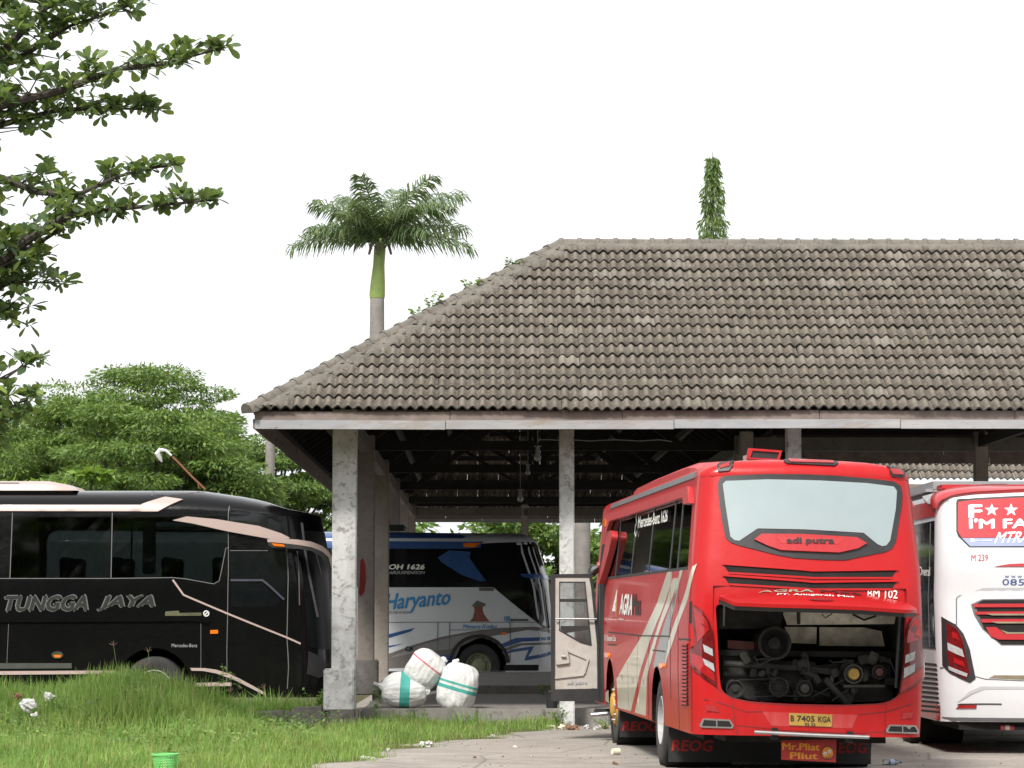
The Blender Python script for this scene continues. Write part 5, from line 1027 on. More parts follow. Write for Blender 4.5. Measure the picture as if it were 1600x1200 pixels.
lb = pm('letter_blue', (.03, .22, .50), .5); B.text('lettering', 'Haryanto', *C3([(405, 538), (750, 508), (398, 428)]), lb, .03, .35, .008); B.text('lettering', 'TOUR INDONESIA', *C3([(395, 531), (535, 529), (395, 517)]), MATS['grey_trim'], 0, 0, .008); B.text('lettering', 'Menara Kudus', *C3([(808, 607), (990, 607), (808, 584)]), lb, .01, .35, .010); B.text('lettering', '188', *C3([(1026, 568), (1056, 570), (1026, 540)]), lb, .02, 0, .010)
br_ = pm('brick_print', (.22, .07, .04), .7, var=.3, vs=8); tw_ = B.patch('tower_emblem', C3([(845, 570), (862, 552), (872, 512), (866, 490), (880, 484), (908, 486), (914, 492), (914, 520), (934, 552), (952, 570)]), br_, .006, .004); B.patch('tower_emblem', C3([(855, 492), (884, 460), (930, 478), (924, 492)]), MATS['grey_trim'], .010, .005)
B.patch('decal', C3([(1058, 556), (1152, 556), (1152, 569), (1058, 569)]), MATS['grey_trim'], .006, .004); B.patch('decal', C3([(895, 394), (972, 394), (972, 411), (895, 411)]), MATS['grey_trim'], .006, .004)
for ln in ([(200, 575), (600, 574), (1195, 574)], [(680, 575), (680, 800)], [(741, 575), (741, 800)], [(1056, 575), (1056, 780)], [(741, 614), (1056, 614)]): B.line('panel_seam', C3(ln), .014, MATS['grey_trim'], .010, .006)
B.patch('skirt', [(B.sy(.45, -1), .41), (B.sy(1.25, -1), .41), (B.sy(1.25, -1), .55), (B.sy(.45, -1), .55)], MATS['under'], .004, .004, px=False)
B.line('arch_lip', [(B.sy(BA1, -1) + .66 * math.cos(a), .56 + .66 * math.sin(a)) for a in np.linspace(.05, math.pi - .05, 20)], .08, MATS['black_trim'], .02, .02, px=False); B.patch('marker_light', C3([(1012, 628), (1036, 628), (1036, 640), (1012, 640)]), MATS['amber'], .012, .012); cl_ = B.patch('clearance_light', C3([(530 + 22 * math.cos(a), 712 + 13 * math.sin(a)) for a in np.linspace(0, 2 * math.pi, 15)[:-1]]), MATS['black_trim'], .02, .02); B.patch('lens', C3([(518, 712), (530, 705), (534, 718)]), MATS['chrome'], .026, .008, parent=cl_)
MB().box((0, 4.2, 3.78), (1.3, 1.3, .12), None, .05).build('roof_hatch', MATS['black_trim'], bb); MB().box((0, 8.2, 3.82), (1.5, 3.0, .22), None, .08).build('roof_air_conditioner', MATS['curtain'], bb)
mr = MB().tube([(-1.3, .15, 2.5), (-1.55, -.05, 2.45), (-1.55, -.1, 2.1)], .04, 8).build('wing_mirror', MATS['black_trim'], bb); MB().box((-1.55, -.1, 1.95), (.1, .22, .4), None, .04).build('mirror_head', MATS['blue_paint'], mr)
# ================================================================== VEGETATION
def blades(P, H, Wd, lean=.35, curl=.5):
    """grass blades at P (n,3); each is three triangles"""
    n = len(P); az = rng.uniform(0, 2 * np.pi, n); d = np.stack([np.cos(az), np.sin(az), np.zeros(n)], 1); sd = np.stack([-np.sin(az), np.cos(az), np.zeros(n)], 1)
    ang = rng.uniform(0, 2 * np.pi, n); sd = np.stack([np.cos(ang), np.sin(ang), np.zeros(n)], 1)
    ln = (np.abs(rng.normal(0, lean, n)) * H)[:, None]; H = H[:, None]; Wd = Wd[:, None]; up = np.array([0, 0, 1.])
    mid = P + up * H * .55 + d * ln * .35; tip = P + up * H * (1 - curl * np.clip(ln / H, 0, 1) ** 2) + d * ln
    V = np.stack([P - sd * Wd, P + sd * Wd, mid - sd * Wd * .75, mid + sd * Wd * .75, tip], 1).reshape(-1, 3)
    b_ = (np.arange(n) * 5)[:, None]; T = np.stack([b_ + np.array([0, 1, 3]), b_ + np.array([0, 3, 2]), b_ + np.array([2, 3, 4])], 1).reshape(-1, 3)
    return V, T
def quads(C, D, Lf, Wf, up=None):
    """leaf-shaped quads (diamonds) at C with long axis D (n,3)"""
    n = len(C); D = D / (np.linalg.norm(D, axis=1, keepdims=True) + 1e-9); r = rng.normal(size=(n, 3)) if up is None else up + rng.normal(size=(n, 3)) * .45
    S_ = np.cross(D, r); S_ /= np.linalg.norm(S_, axis=1, keepdims=True) + 1e-9
    Lf = np.broadcast_to(Lf, n)[:, None]; Wf = np.broadcast_to(Wf, n)[:, None]
    V = np.stack([C, C + D * Lf * .45 + S_ * Wf, C + D * Lf, C + D * Lf * .45 - S_ * Wf], 1).reshape(-1, 3)
    return V, np.arange(4 * n).reshape(n, 4)
leafmat('grass', (.14, .27, .05), (.31, .49, .12), .42, .6, (.46, .41, .20), .82); leafmat('weed_leaf', (.08, .16, .035), (.18, .29, .07), .3, .5, (.26, .36, .07), .85)
leafmat('rain_leaf', (.06, .12, .028), (.155, .25, .055), .3, .55, (.25, .33, .07), .86); leafmat('almond_leaf', (.06, .10, .058), (.135, .20, .09), .45, .4, (.28, .36, .09), .82)
leafmat('palm_leaf', (.07, .115, .06), (.19, .26, .13), .25, .4, (.24, .25, .12), .9); leafmat('column_leaf', (.07, .13, .035), (.14, .21, .06), .35, .4, (.26, .33, .06), .88); leafmat('bright_leaf', (.12, .23, .03), (.21, .34, .05), .4, .45)
tt = MATS['grass'].node_tree; bs_ = tt.nodes['Principled BSDF']; src = bs_.inputs['Base Color'].links[0].from_socket
q1 = mixc(tt, mth(tt, 'MULTIPLY', ramp(tt, noise(tt, .9, 4, .6, pos(tt)), [(.47, 0), (.62, 1)]), .42), src, (.36, .40, .12)); q1 = mixc(tt, mth(tt, 'MULTIPLY', ramp(tt, noise(tt, 1.7, 4, .6, pos(tt), .5), [(.54, 0), (.68, 1)]), .6), q1, (.09, .15, .045)); tt.links.new(q1, bs_.inputs['Base Color'])
pm('bark', (.10, .082, .066), .9, var=.3, vs=5, bump=.6, bs=30); pm('dark_bark', (.05, .042, .036), .9, var=.3, vs=5); pm('stem_green', (.12, .20, .04), .6); pm('seed_head', (.25, .15, .11), .8)
# ---- grass
def scatter(n, x0, x1, y0, y1, pw=1.):
    x = rng.uniform(x0, x1, n); y = rng.uniform(y0, y1, n); g_ = grassmask(x, y); k = rng.uniform(size=n) < g_ ** pw
    inb = (x > hall.location.x - 1.55) & (x < hall.location.x + .3) & (np.abs(y - 42.5) < .26); k &= ~inb
    x, y = x[k], y[k]; return np.stack([x, y, terr(x, y) - .01], 1)
P = scatter(125000, -8.6, .9, 28.6, 45.0); x, y = P[:, 0], P[:, 1]; k = rng.uniform(size=len(P)) < .35 + .65 * smooth(-.55, .2, np.sin(x * 2.1 + 1.7 * np.sin(y * .9)) + np.sin(y * 2.6 + x * .7) * .8); P = P[k]; x, y = P[:, 0], P[:, 1]
patchy = .5 + .5 * np.sin(x * 1.9 + 1.3 * np.sin(y * 1.1)) * np.sin(y * 1.5 + 1.1 * np.sin(x * .8)); gm = grassmask(x, y)
tall = smooth(-2.9, -4.2, x) * smooth(35.5, 38.8, y); strip = smooth(39.9, 41.6, y) * smooth(-2.9, -2.2, x)
kk = smooth(-4.35, -4.0, x) * smooth(-2.1, -2.4, x) * smooth(40.2, 41.0, y) * smooth(42.5, 42.3, y)
H = (.045 + .10 * gm * patchy + .06 * gm + tall * (.10 + .20 * patchy) + strip * .10 * patchy * gm) * rng.uniform(.5, 1.5, len(P)) * (1 - .86 * kk) * (1 - .45 * strip)
V, T = blades(P, H, .0035 + .014 * H, .45, .55); o = mknp('grass', V, T, MATS['grass']); tag(o, 'bright green rough grass covering the bank and strip before the hall', 'grass', None, 'stuff')
# clumps of long grass, with reddish seed heads
CL = [(-6.9, 40.2), (-6.3, 40.9), (-5.7, 40.6), (-5.2, 40.9), (-5.0, 40.2), (-4.7, 40.9), (-4.3, 41.0), (-4.6, 41.9), (-4.3, 42.9), (-3.9, 43.2), (-3.5, 43.6), (-7.6, 40.3), (-3.35, 43.3), (-3.7, 43.4), (-4.2, 43.5), (-1.9, 42.45), (-1.6, 42.6), (-.7, 42.55), (-4.4, 41.4), (-5.3, 41.9), (-5.5, 38.9), (-6.2, 38.7), (-4.6, 38.9), (-3.9, 39.4), (-4.5, 43.6), (-3.2, 44.0), (-4.9, 42.6), (-5.6, 42.4)]
PP = []; HH = []
CL = [(a, b_, .17, 1.) for a, b_ in CL] + [(rng.uniform(-5.2, -3.1), rng.uniform(43.3, 44.8), .2, .95) for i in range(16)]
CL += [(rng.uniform(-8.2, -3.9), rng.uniform(36.5, 42), rng.uniform(.1, .24), rng.uniform(.45, .95)) for i in range(60)] + [(rng.uniform(-7.2, -2.2), rng.uniform(29.5, 37), rng.uniform(.07, .18), rng.uniform(.3, .6)) for i in range(80)]
CL = [c for c in CL if grassmask(c[0], c[1]) > .7 and not (-4.25 < c[0] < -2.2 and 40.3 < c[1] < 42.6)]
for cx, cy, sg_, hk in CL:
    k = 130; a = rng.normal(0, sg_, (k, 2)); q = np.array([cx, cy]) + a; PP.append(np.stack([q[:, 0], q[:, 1], terr(q[:, 0], q[:, 1]) - .01], 1)); HH.append(rng.uniform(.16, .50, k) * (.7 if cx > -2.9 else 1) * hk)
P = np.concatenate(PP); H = np.concatenate(HH); leafmat('tuft', (.12, .24, .045), (.28, .46, .11), .42, .6, (.48, .42, .21), .85); V, T = blades(P, H, .005 + .009 * H, .5, .6); tag(mknp('long_grass', V, T, MATS['tuft']), 'clumps of long grass standing above the rough bank', 'grass', None, 'stuff')
# broad-leaved ground weeds
n = 9000; x = np.concatenate([rng.normal(-5.3, .9, n // 2), rng.uniform(-8, -2.6, n // 2)]); y = np.concatenate([rng.normal(39.4, 1.1, n // 2), rng.uniform(34, 42, n // 2)])
k = (np.sin(x * 2.7 + y) * np.sin(y * 2.1 - x) > -.15) & (grassmask(x, y) > .8) & (y < 42.1); x, y = x[k], y[k]; n = len(x)
C = np.stack([x, y, terr(x, y) + rng.uniform(.05, .26, n)], 1); V, Q = quads(C, np.stack([rng.normal(size=n), rng.normal(size=n) - .3, rng.normal(0, .4, n)], 1), rng.uniform(.03, .085, n), rng.uniform(.010, .026, n), np.array([0, -.5, 1.]))
tag(mknp('ground_weeds', V, Q, MATS['weed_leaf']), 'low broad leaved weeds creeping over the grassy bank', 'weeds', None, 'stuff')
def plant(name, label, base, h, nst, nl, ll, lw, mat, spread=.3, cat='weed', group=None, pinn=False, stemr=.006):
    b = Vector(base); r_ = empty(name, b, 0, label, cat, group); st = MB(); Cs = []; Ds = []
    for i in range(nst):
        a = rng.uniform(0, 6.28); e = Vector((math.cos(a) * spread * rng.uniform(.3, 1), math.sin(a) * spread * rng.uniform(.3, 1), h * rng.uniform(.7, 1)))
        pts = [Vector((0, 0, -.02)), e * .5 + Vector((0, 0, .06 * h)), e]; st.tube(pts, [stemr, stemr * .7, stemr * .4], 5)
        for k in range(nl):
            q = rng.uniform(.25, 1); p = pts[0].lerp(pts[1], q * 2) if q < .5 else pts[1].lerp(pts[2], q * 2 - 1); a = rng.uniform(0, 6.28); d = np.array([math.cos(a), math.sin(a), rng.uniform(-.1, .5)])
            if pinn:
                L_ = ll * 4; sdv = np.cross(d, [0, 0, 1.]); sdv /= np.linalg.norm(sdv) + 1e-9
                for j in range(9):
                    c = np.array(p) + d * L_ * (j + 1) / 9 - np.array([0, 0, .02 * j * j * .1])
                    for s_ in (-1, 1): Cs.append(c); Ds.append(d * .35 + sdv * s_)
            else: Cs.append(np.array(p)); Ds.append(d)
    st.build('stem', MATS['stem_green'], r_)
    Cs = np.array(Cs); Ds = np.array(Ds); V, Q = quads(Cs, Ds, ll * rng.uniform(.7, 1.2, len(Cs)), lw * rng.uniform(.7, 1.2, len(Cs)), np.array([0, 0, 1.])); tag(mknp('leaves', V, Q, MATS[mat], r_), kind='stuff'); return r_
def gpt(px, Y): q = atY(px, 900, Y); return (q.x, Y, float(terr(q.x, Y)))
plant('weed', 'tall feathery weed standing in front of the black coach front skirt', gpt(357, 43.2), .98, 2, 6, .055, .014, 'weed_leaf', .12, pinn=True)
plant('weed', 'leafy yellow green weed below the black coach front wheel', gpt(290, 42.6), .62, 7, 14, .07, .025, 'bright_leaf', .32)
plant('weed', 'bushy weed between the black coach nose and the column plinth', gpt(494, 43.4), .58, 9, 16, .07, .024, 'weed_leaf', .26)
plant('weed', 'small weed growing at the foot of the slim middle column', gpt(872, 42.28), .30, 9, 16, .045, .014, 'weed_leaf', .2); plant('weed', 'low weed beside the litter near the red coach front wheel', gpt(945, 41.6), .16, 9, 8, .05, .01, 'weed_leaf', .22)
plant('weed', 'upright weed growing against the platform kerb beside the left sack', gpt(588, 42.75), .40, 4, 16, .05, .014, 'bright_leaf', .1); plant('weed', 'weed on the platform beside the plinth of the second column', (hall.location.x + .42, 45.6, .25), .3, 6, 12, .06, .02, 'weed_leaf', .15)
plant('weed', 'leafy weed with broad leaves near the green basket', gpt(285, 31.6), .22, 8, 12, .07, .03, 'weed_leaf', .25); plant('weed', 'dark weed on the step beyond the upright sack', (hall.location.x + 3.2, 50.4, .25), .2, 7, 10, .06, .015, 'weed_leaf', .25)
for px_, Y_, h_, mt_, lb in ((225, 39.2, .42, 'weed_leaf', 'dark bushy weed clump on the mound below the black coach wheel'), (120, 38.6, .34, 'weed_leaf', 'creeping weed clump on the bank beside the plastic bags'), (330, 40.6, .3, 'weed_leaf', 'low weed clump right of the mound'), (40, 37.6, .28, 'weed_leaf', 'weed clump low on the bank at the left edge'), (180, 36.6, .24, 'bright_leaf', 'pale weed clump in front of the mound'), (385, 39.6, .2, 'bright_leaf', 'pale weed clump in front of the short kerb'), (325, 33.4, .16, 'weed_leaf', 'small dark weed in the grass beyond the basket')):
    plant('weed', lb, gpt(px_, Y_), h_, 16, 18, .06, .02, mt_, .55)
for i, (px_, Y_) in enumerate(((188, 41.2), (252, 41.4), (345, 42.2), (238, 40.6), (405, 42.7), (325, 41.6))):
    g_ = gpt(px_, Y_); r_ = empty('seeding_grass', g_, 0, 'thin reddish grass stalk with a spread seed head above the bank', 'grass stalk', 'seeding grass stalks on the bank'); h = rng.uniform(.38, .7); e = Vector((rng.normal() * .14, 0, h))
    MB().tube([(0, 0, 0), e * .6 + Vector((.01, 0, 0)), e], .004, 5).build('stalk', MATS['stem_green'], r_); hm = MB()
    for k in range(5): a = rng.uniform(-1.2, 1.2); hm.tube([e, e + Vector((math.sin(a) * .03, rng.normal() * .02, math.cos(a) * .05)), e + Vector((math.sin(a) * .065, rng.normal() * .03, math.cos(a) * .08))], .0035, 4)
    hm.build('seed_head', MATS['seed_head'], r_)
# ---- weeds rooted in the hip mortar
for (px_, py_), s_, lb in (((638, 488), .30, 'lowest tuft of weed sprouting from the roof hip'), ((660, 470), .42, 'tallest weed sprouting from the roof hip beside the palm'), ((729, 440), .26, 'weed tuft halfway up the roof hip'), ((750, 432), .14, 'smallest weed sprig on the roof hip'), ((796, 410), .24, 'weed sprig near the top of the roof hip')):
    lx = (px_ - 385) / (885 - 385) * HS - OH; hp = hall.matrix_basis @ Vector((lx, lx + .12, EZ + (lx + OH) * TAN)); plant('roof_weed', lb, hp, s_, 5, 22, .06, .022, 'bright_leaf', .22)
# ---- crowns made of leafy pads
def pads(centers, radii, per, ll, lw, flat=.21):
    Cs = []; Ds = []
    for c, r_ in zip(centers, radii):
        u = rng.normal(size=(per, 3)); u /= np.linalg.norm(u, axis=1, keepdims=True); u *= rng.uniform(.45, 1, per)[:, None] ** .5; u[:, 2] *= flat
        Cs.append(np.array(c) + u * r_); d = u.copy(); d[:, 2] = d[:, 2] * .6 - rng.uniform(.0, .5, per); Ds.append(d + rng.normal(size=(per, 3)) * .35)
    Cs = np.concatenate(Cs); Ds = np.concatenate(Ds); n = len(Cs); return quads(Cs, Ds, ll * rng.uniform(.6, 1.3, n), lw * rng.uniform(.6, 1.3, n), np.array([0, 0, 1.]))
def rain_tree(label, base, R_, ztop, zlow, npad, seed, per=330, ll=.20, lw=.038, mat='rain_leaf', name='rain_tree', padr=(.8, 1.5)):
    global rng; sv_ = rng; rng = np.random.default_rng(seed)
    r_ = empty(name, base, 0, label, 'tree', 'broad trees behind the coaches'); cs = []; rs = []
    for i in range(npad):
        a = rng.uniform(0, 6.28); q = math.sqrt(rng.uniform(.0, 1)); el = 1 - q ** 1.7 * .85; lay = rng.uniform(.8, 1) if i % 3 else rng.uniform(.4, .8)
        cs.append((math.cos(a) * q * R_ * lay ** .3, math.sin(a) * q * R_ * lay ** .3, zlow + (ztop - zlow) * el * lay + rng.normal() * .3)); rs.append(rng.uniform(*padr) * (1.15 - .3 * q))
    V, Q = pads(cs, rs, per, ll, lw); tag(mknp('crown', V, Q, MATS[mat], r_), kind='stuff')
    fork = Vector((0, 0, zlow * .45)); MB().tube([(0, 0, 0), fork * .5 + Vector((.1, 0, 0)), fork], [R_ * .07, R_ * .055, R_ * .05], 10).build('trunk', MATS['dark_bark'], r_); lm = MB()
    for c in cs[::max(1, npad // 40)]: c = Vector(c); lm.tube([fork, fork.lerp(c, .5) + Vector((0, 0, .4)), c], [R_ * .028, R_ * .016, .03], 6)
    tag(lm.build('limbs', MATS['dark_bark'], r_)); rng = sv_; return r_
def gX(px, Y): return ((px - 800) * Y / F, Y, 0)
rain_tree('broad rain tree with a high domed crown behind the black coach', gX(205, 100), 5.9, 11.5, 3.4, 135, 3, 1050, padr=(1.0, 1.9)); rain_tree('rain tree whose crown meets the left frame behind the black coach roof vents', gX(-5, 112), 4.6, 10.1, 4.6, 90, 4, 900, padr=(1.0, 1.9))
rain_tree('lower rain tree beside the hall eave behind the black coach front', gX(395, 94), 4.1, 8.7, 2.8, 70, 5, 750, padr=(.7, 1.3)); rain_tree('mid height rain tree in front of the domed one', gX(225, 86), 4.6, 8.3, 3.0, 84, 6, 900, padr=(.9, 1.6)); rain_tree('bright green leafy shrub tree above the black coach roof vents', gX(105, 76), 2.3, 5.5, 2.8, 34, 8, 240, .26, .1, 'bright_leaf', 'shrub_tree', (.4, .8)); rain_tree('low bright tree at the left edge behind the black coach', gX(-30, 78), 2.2, 5.8, 3., 30, 9, 240, .26, .1, 'bright_leaf', 'shrub_tree', (.4, .8))
for i, (px_, Y_, zt_, lb) in enumerate(((560, 112, 6.0, 'dark leafy tree beyond the hall behind the blue coach tail'), (700, 118, 6.4, 'tree seen under the far hall eave above the blue coach roof'), (830, 110, 5.6, 'tree seen between the far hall post and the slim middle column'), (960, 112, 6.2, 'tree seen beside the pale palm trunk behind the open door'), (1090, 116, 6.6, 'tree beyond the hall behind the red coach front'), (1240, 110, 6.0, 'tree beyond the hall hidden mostly by the red coach'), (1420, 112, 6.2, 'tree beyond the hall between the red and white coaches'), (480, 108, 5.4, 'low tree beyond the black coach windscreen'))):
    rain_tree(lb, gX(px_, Y_), 4.3, zt_, 1.6, 44, 20 + i, 220, .36, .1, 'rain_leaf', 'broadleaf_tree', (.9, 1.5))
# a wood added out of view behind the camera, darkening the coaches' reflections
cs = [(rng.uniform(-60, 60), rng.uniform(-36, -22), rng.uniform(.5, 12.5)) for i in range(460)]; V, Q = pads(cs, [2.8] * len(cs), 60, 1.3, .6, .8); tag(mknp('added_wood', V, Q, MATS['rain_leaf']), 'dense green wood added out of view to darken the coach reflections', 'added_wood', None, 'stuff')
# ---- royal palm
def palm(label, base, h, rt, fr_spec, shaft=True, seed=1, flen=2.9):
    rg = np.random.default_rng(seed); r_ = empty('palm', base, 0, label, 'palm tree', 'royal palms behind the hall')
    zs = h - 1.55 if shaft else h
    MB().tube([(0, 0, z) for z in np.linspace(0, zs, 12)], [rt * (1.12 - .12 * k / 11 + .05 * math.sin(k)) for k in range(12)], 14).build('trunk', pm('palm_trunk', (.21, .195, .18), .9, var=.2, vs=3, bump=.5, bs=12) if 'palm_trunk' not in MATS else MATS['palm_trunk'], r_)
    if shaft: MB().tube([(0, 0, zs), (0, 0, zs + .12), (.02, 0, zs + .5), (.05, 0, zs + 1.1), (.08, 0, zs + 1.6), (.1, 0, zs + 2.0)], [rt * 1.0, rt * 1.06, rt * .98, rt * .78, rt * .8, rt * .5], 14).build('crownshaft', pm('crownshaft', (.19, .27, .06), .5, var=.18, vs=2.5, dirt=.35, dirtcol=(.16, .14, .07)), r_)
    top = Vector((.08, 0, zs + (1.75 if shaft else 0)))
    for ang, dep, L in fr_spec:
        a = R(ang); d = Vector((math.cos(a), dep * .8, math.sin(a))).normalized(); p = top.copy(); pts = [p.copy()]; K = 16
        hd = Vector((d.x, d.y, 0)); hd = hd.normalized() if hd.length > .05 else Vector((.3, dep, 0)).normalized()
        for k in range(K):
            d = (d + Vector((0, 0, -1)) * .046 * (.5 + k * .09) + hd * .015).normalized(); p = p + d * L / K; pts.append(p.copy())
        rc = MB().tube(pts, [.035 * (1 - .85 * k / K) + .004 for k in range(K + 1)], 5).build('frond', MATS['palm_leaf'], r_)
        Vv = []; Qq = []
        for k in range(1, 76):
            q = .1 + .9 * k / 76; i = min(K - 1, int(q * K)); b = pts[i].lerp(pts[i + 1], q * K - i); t_ = (pts[i + 1] - pts[i]).normalized(); sd = t_.cross(Vector((0, 0, 1)))
            if sd.length < .1: sd = Vector((0, 1, 0))
            sd.normalize(); ll = (.32 + .62 * math.sin(math.pi * (q * .8 + .12))) * L / 2.9
            for s_ in (-1, 1):
                dr = (sd * s_ * rg.uniform(.5, .9) + t_ * rg.uniform(.35, .7) + Vector((0, 0, rg.uniform(-.5, .45)))).normalized(); m1 = b + dr * ll * .5; m2 = m1 + (dr + Vector((0, 0, -.75 - rg.uniform(0, .5)))).normalized() * ll * .5
                w_ = t_ * .028; n0 = len(Vv); Vv += [b - w_ * .6, b + w_ * .6, m1 + w_, m1 - w_, m2 + w_ * .15, m2 - w_ * .15]; Qq += [(n0, n0 + 1, n0 + 2, n0 + 3), (n0 + 3, n0 + 2, n0 + 4, n0 + 5)]
        lf = mknp('leaflets', np.array([tuple(v) for v in Vv]), np.array(Qq), MATS['palm_leaf'], rc); tag(lf, kind='stuff')
    for k in range(3): a = k * 2.1 + .4; MB().tube([top + Vector((math.cos(a) * .15, -.1 - .1 * k, -.15)), top + Vector((math.cos(a) * .3, -.25, .05)), top + Vector((math.cos(a) * .42, -.3, -.35))], [.03, .07, .04], 6).build('flower_stalk', pm('flower_stalk', (.13, .11, .07), .9) if 'flower_stalk' not in MATS else MATS['flower_stalk'], r_)
    return r_
PD = 88.
palm('tall royal palm with bright green crownshaft rising behind the roof hip', gX(588, PD), 1.75 + (958 - 390) * PD / F, .245, [(158, .25, 3.1), (148, -.5, 2.6), (128, -.35, 2.7), (110, .4, 2.6), (97, -.3, 2.5), (84, .4, 2.6), (68, -.3, 3.0), (56, .3, 3.5), (48, -.5, 3.0), (36, .35, 3.1), (18, -.3, 3.2), (62, -1., 2.5), (125, 1.1, 2.4), (120, -1.1, 2.4), (35, -1.1, 2.4), (140, .7, 2.5), (105, -1., 2.4), (78, 1., 2.4)], True, 3)
palm('pale smooth palm trunk standing beyond the hall behind the open coach door', gX(910, PD), 8.6, .245, [(160, .3, 2.4), (130, -.4, 2.3), (100, .4, 2.2), (75, -.4, 2.3), (50, .3, 2.4), (20, -.3, 2.4), (90, 1.2, 2.2)], True, 5)
# ---- mast tree (narrow column of hanging leaves)
ct = empty('mast_tree', gX(1117, 92), 0, 'narrow column shaped tree with hanging leaves above the roof ridge', 'tree'); S92 = 92 / F; zt_ = 1.75 + (958 - 228) * S92
MB().tube([(0, 0, 0), (.05, 0, zt_ * .5), (-.03, 0, zt_ * .8), (.0, 0, zt_ - .1)], [.16, .12, .07, .01], 8).build('trunk', MATS['bark'], ct)
n = 8200; z = rng.uniform(3.5, zt_ - .25, n); prof_ = np.interp(z, [3.5, 9, zt_ - 3.1, zt_ - 1.8, zt_ - .9, zt_ - .3, zt_], [.8, .65, .47, .40, .30, .14, .03]) * (1 + .16 * np.sin(z * 5.2) + .1 * np.sin(z * 11))
a = rng.uniform(0, 6.28, n); q = rng.uniform(0, 1, n) ** .55; C = np.stack([np.cos(a) * q * prof_, np.sin(a) * q * prof_, z], 1); D_ = np.stack([np.cos(a) * .45, np.sin(a) * .45, -np.ones(n)], 1) + rng.normal(size=(n, 3)) * .25
V, Q = quads(C, D_, rng.uniform(.16, .30, n), rng.uniform(.022, .04, n)); tag(mknp('crown', V, Q, MATS['column_leaf'], ct), kind='stuff')
# ---- almond tree reaching in from the left
at0 = Vector((-9.4, 35.2, 0)); at_r = empty('almond_tree', at0, 0, 'almond tree with large glossy leaves reaching in over the black coach', 'tree')
lim = MB(); TWG = []
def A(px, py, Y): return atY(px, py, Y) - at0
crown0 = Vector((.0, 0, 4.2)); tr = MB().tube([(0, 0, 0), (.1, 0, 2.), crown0, (-.3, .3, 7.5), (-.2, .2, 10.5)], [.30, .25, .22, .15, .05], 12).build('trunk', MATS['bark'], at_r)
def limb(start, pts, Y0, Y1, r0, r1):
    P_ = [start] + [A(px_, py_, Y0 + (Y1 - Y0) * k / max(1, len(pts) - 1)) for k, (px_, py_) in enumerate(pts)]
    lim.tube(P_, list(np.linspace(r0, r1, len(P_))), 7); return P_
spec = [(Vector((0, 0, 3.9)), [(-120, 500), (0, 408), (48, 371), (110, 335), (200, 325), (330, 313)], 35, 34.2, .11, .012), (Vector((0, 0, 3.8)), [(-120, 520), (0, 420), (38, 393), (100, 355)], 35.3, 35, .09, .02), (Vector((-.2, .2, 5.0)), [(-150, 330), (-20, 270), (60, 300), (120, 305), (185, 275), (270, 256)], 35.4, 34.8, .08, .01),
        (Vector((-.2, .2, 5.8)), [(-120, 260), (0, 165), (100, 140), (180, 108), (255, 100), (330, 80)], 35.2, 34.5, .09, .01), (Vector((-.2, .2, 5.8)), [(-120, 290), (0, 195), (90, 172), (165, 168), (237, 172)], 35.6, 35.2, .07, .01), (Vector((-.25, .25, 6.6)), [(-100, 170), (8, 78), (45, 38), (80, 5), (110, -40)], 35.2, 35, .08, .02), (Vector((-.25, .25, 6.6)), [(-60, 110), (40, 85), (110, 40), (190, 14)], 35.6, 34.9, .06, .01), (Vector((-.2, .2, 7.6)), [(-60, 40), (30, -10), (100, -30), (160, -20)], 35.3, 35, .06, .01),
        (Vector((0, 0, 3.2)), [(-130, 540), (-20, 460), (20, 440), (72, 442)], 35.2, 34.9, .05, .01), (Vector((0, 0, 3.0)), [(-130, 560), (-10, 500), (15, 480), (20, 500)], 35.2, 35, .04, .01), (Vector((0, 0, 2.6)), [(-130, 640), (-30, 600), (10, 590), (42, 568)], 34.8, 34.5, .04, .008), (Vector((0, 0, 2.5)), [(-130, 680), (-30, 640), (8, 640), (45, 622)], 34.8, 34.5, .04, .008), (Vector((0, 0, 2.4)), [(-120, 720), (-30, 670), (22, 655)], 34.8, 34.5, .04, .008)]
lv = [(0, 0), (.35, .16), (.62, .27), (.82, .25), (.95, .13), (1, 0)]; lvV = [(0, 0, 0)] + [(x * 1., s_ * w_ * .9, .06 * abs(w_) * 3 - .05 * x * x) for x, w_ in lv[1:-1] for s_ in (-1, 1)] + [(1, 0, -.07)] + [(x, 0, -.05 * x * x) for x, w_ in lv[1:-1]]
lvF = []
mids = [10, 11, 12, 13]
L_ = [1, 3, 5, 7]; R_i = [2, 4, 6, 8]
lvF += [(0, 10, 1), (0, 2, 10)]
for i in range(3): lvF += [(L_[i], mids[i], mids[i + 1], L_[i + 1]), (mids[i], R_i[i], R_i[i + 1], mids[i + 1])]
lvF += [(7, 13, 9), (13, 8, 9)]
lvV = np.array(lvV, float); leaf_me = bpy.data.meshes.new('leaf'); leaf_me.from_pydata([tuple(v) for v in lvV], [], lvF); leaf_me.materials.append(MATS['almond_leaf']); leaf_me.polygons.foreach_set('use_smooth', [True] * len(lvF)); leaf_me.update()
lvT = np.array([t_ for f in lvF for t_ in ([f] if len(f) == 3 else [(f[0], f[1], f[2]), (f[0], f[2], f[3])])])
LM = []
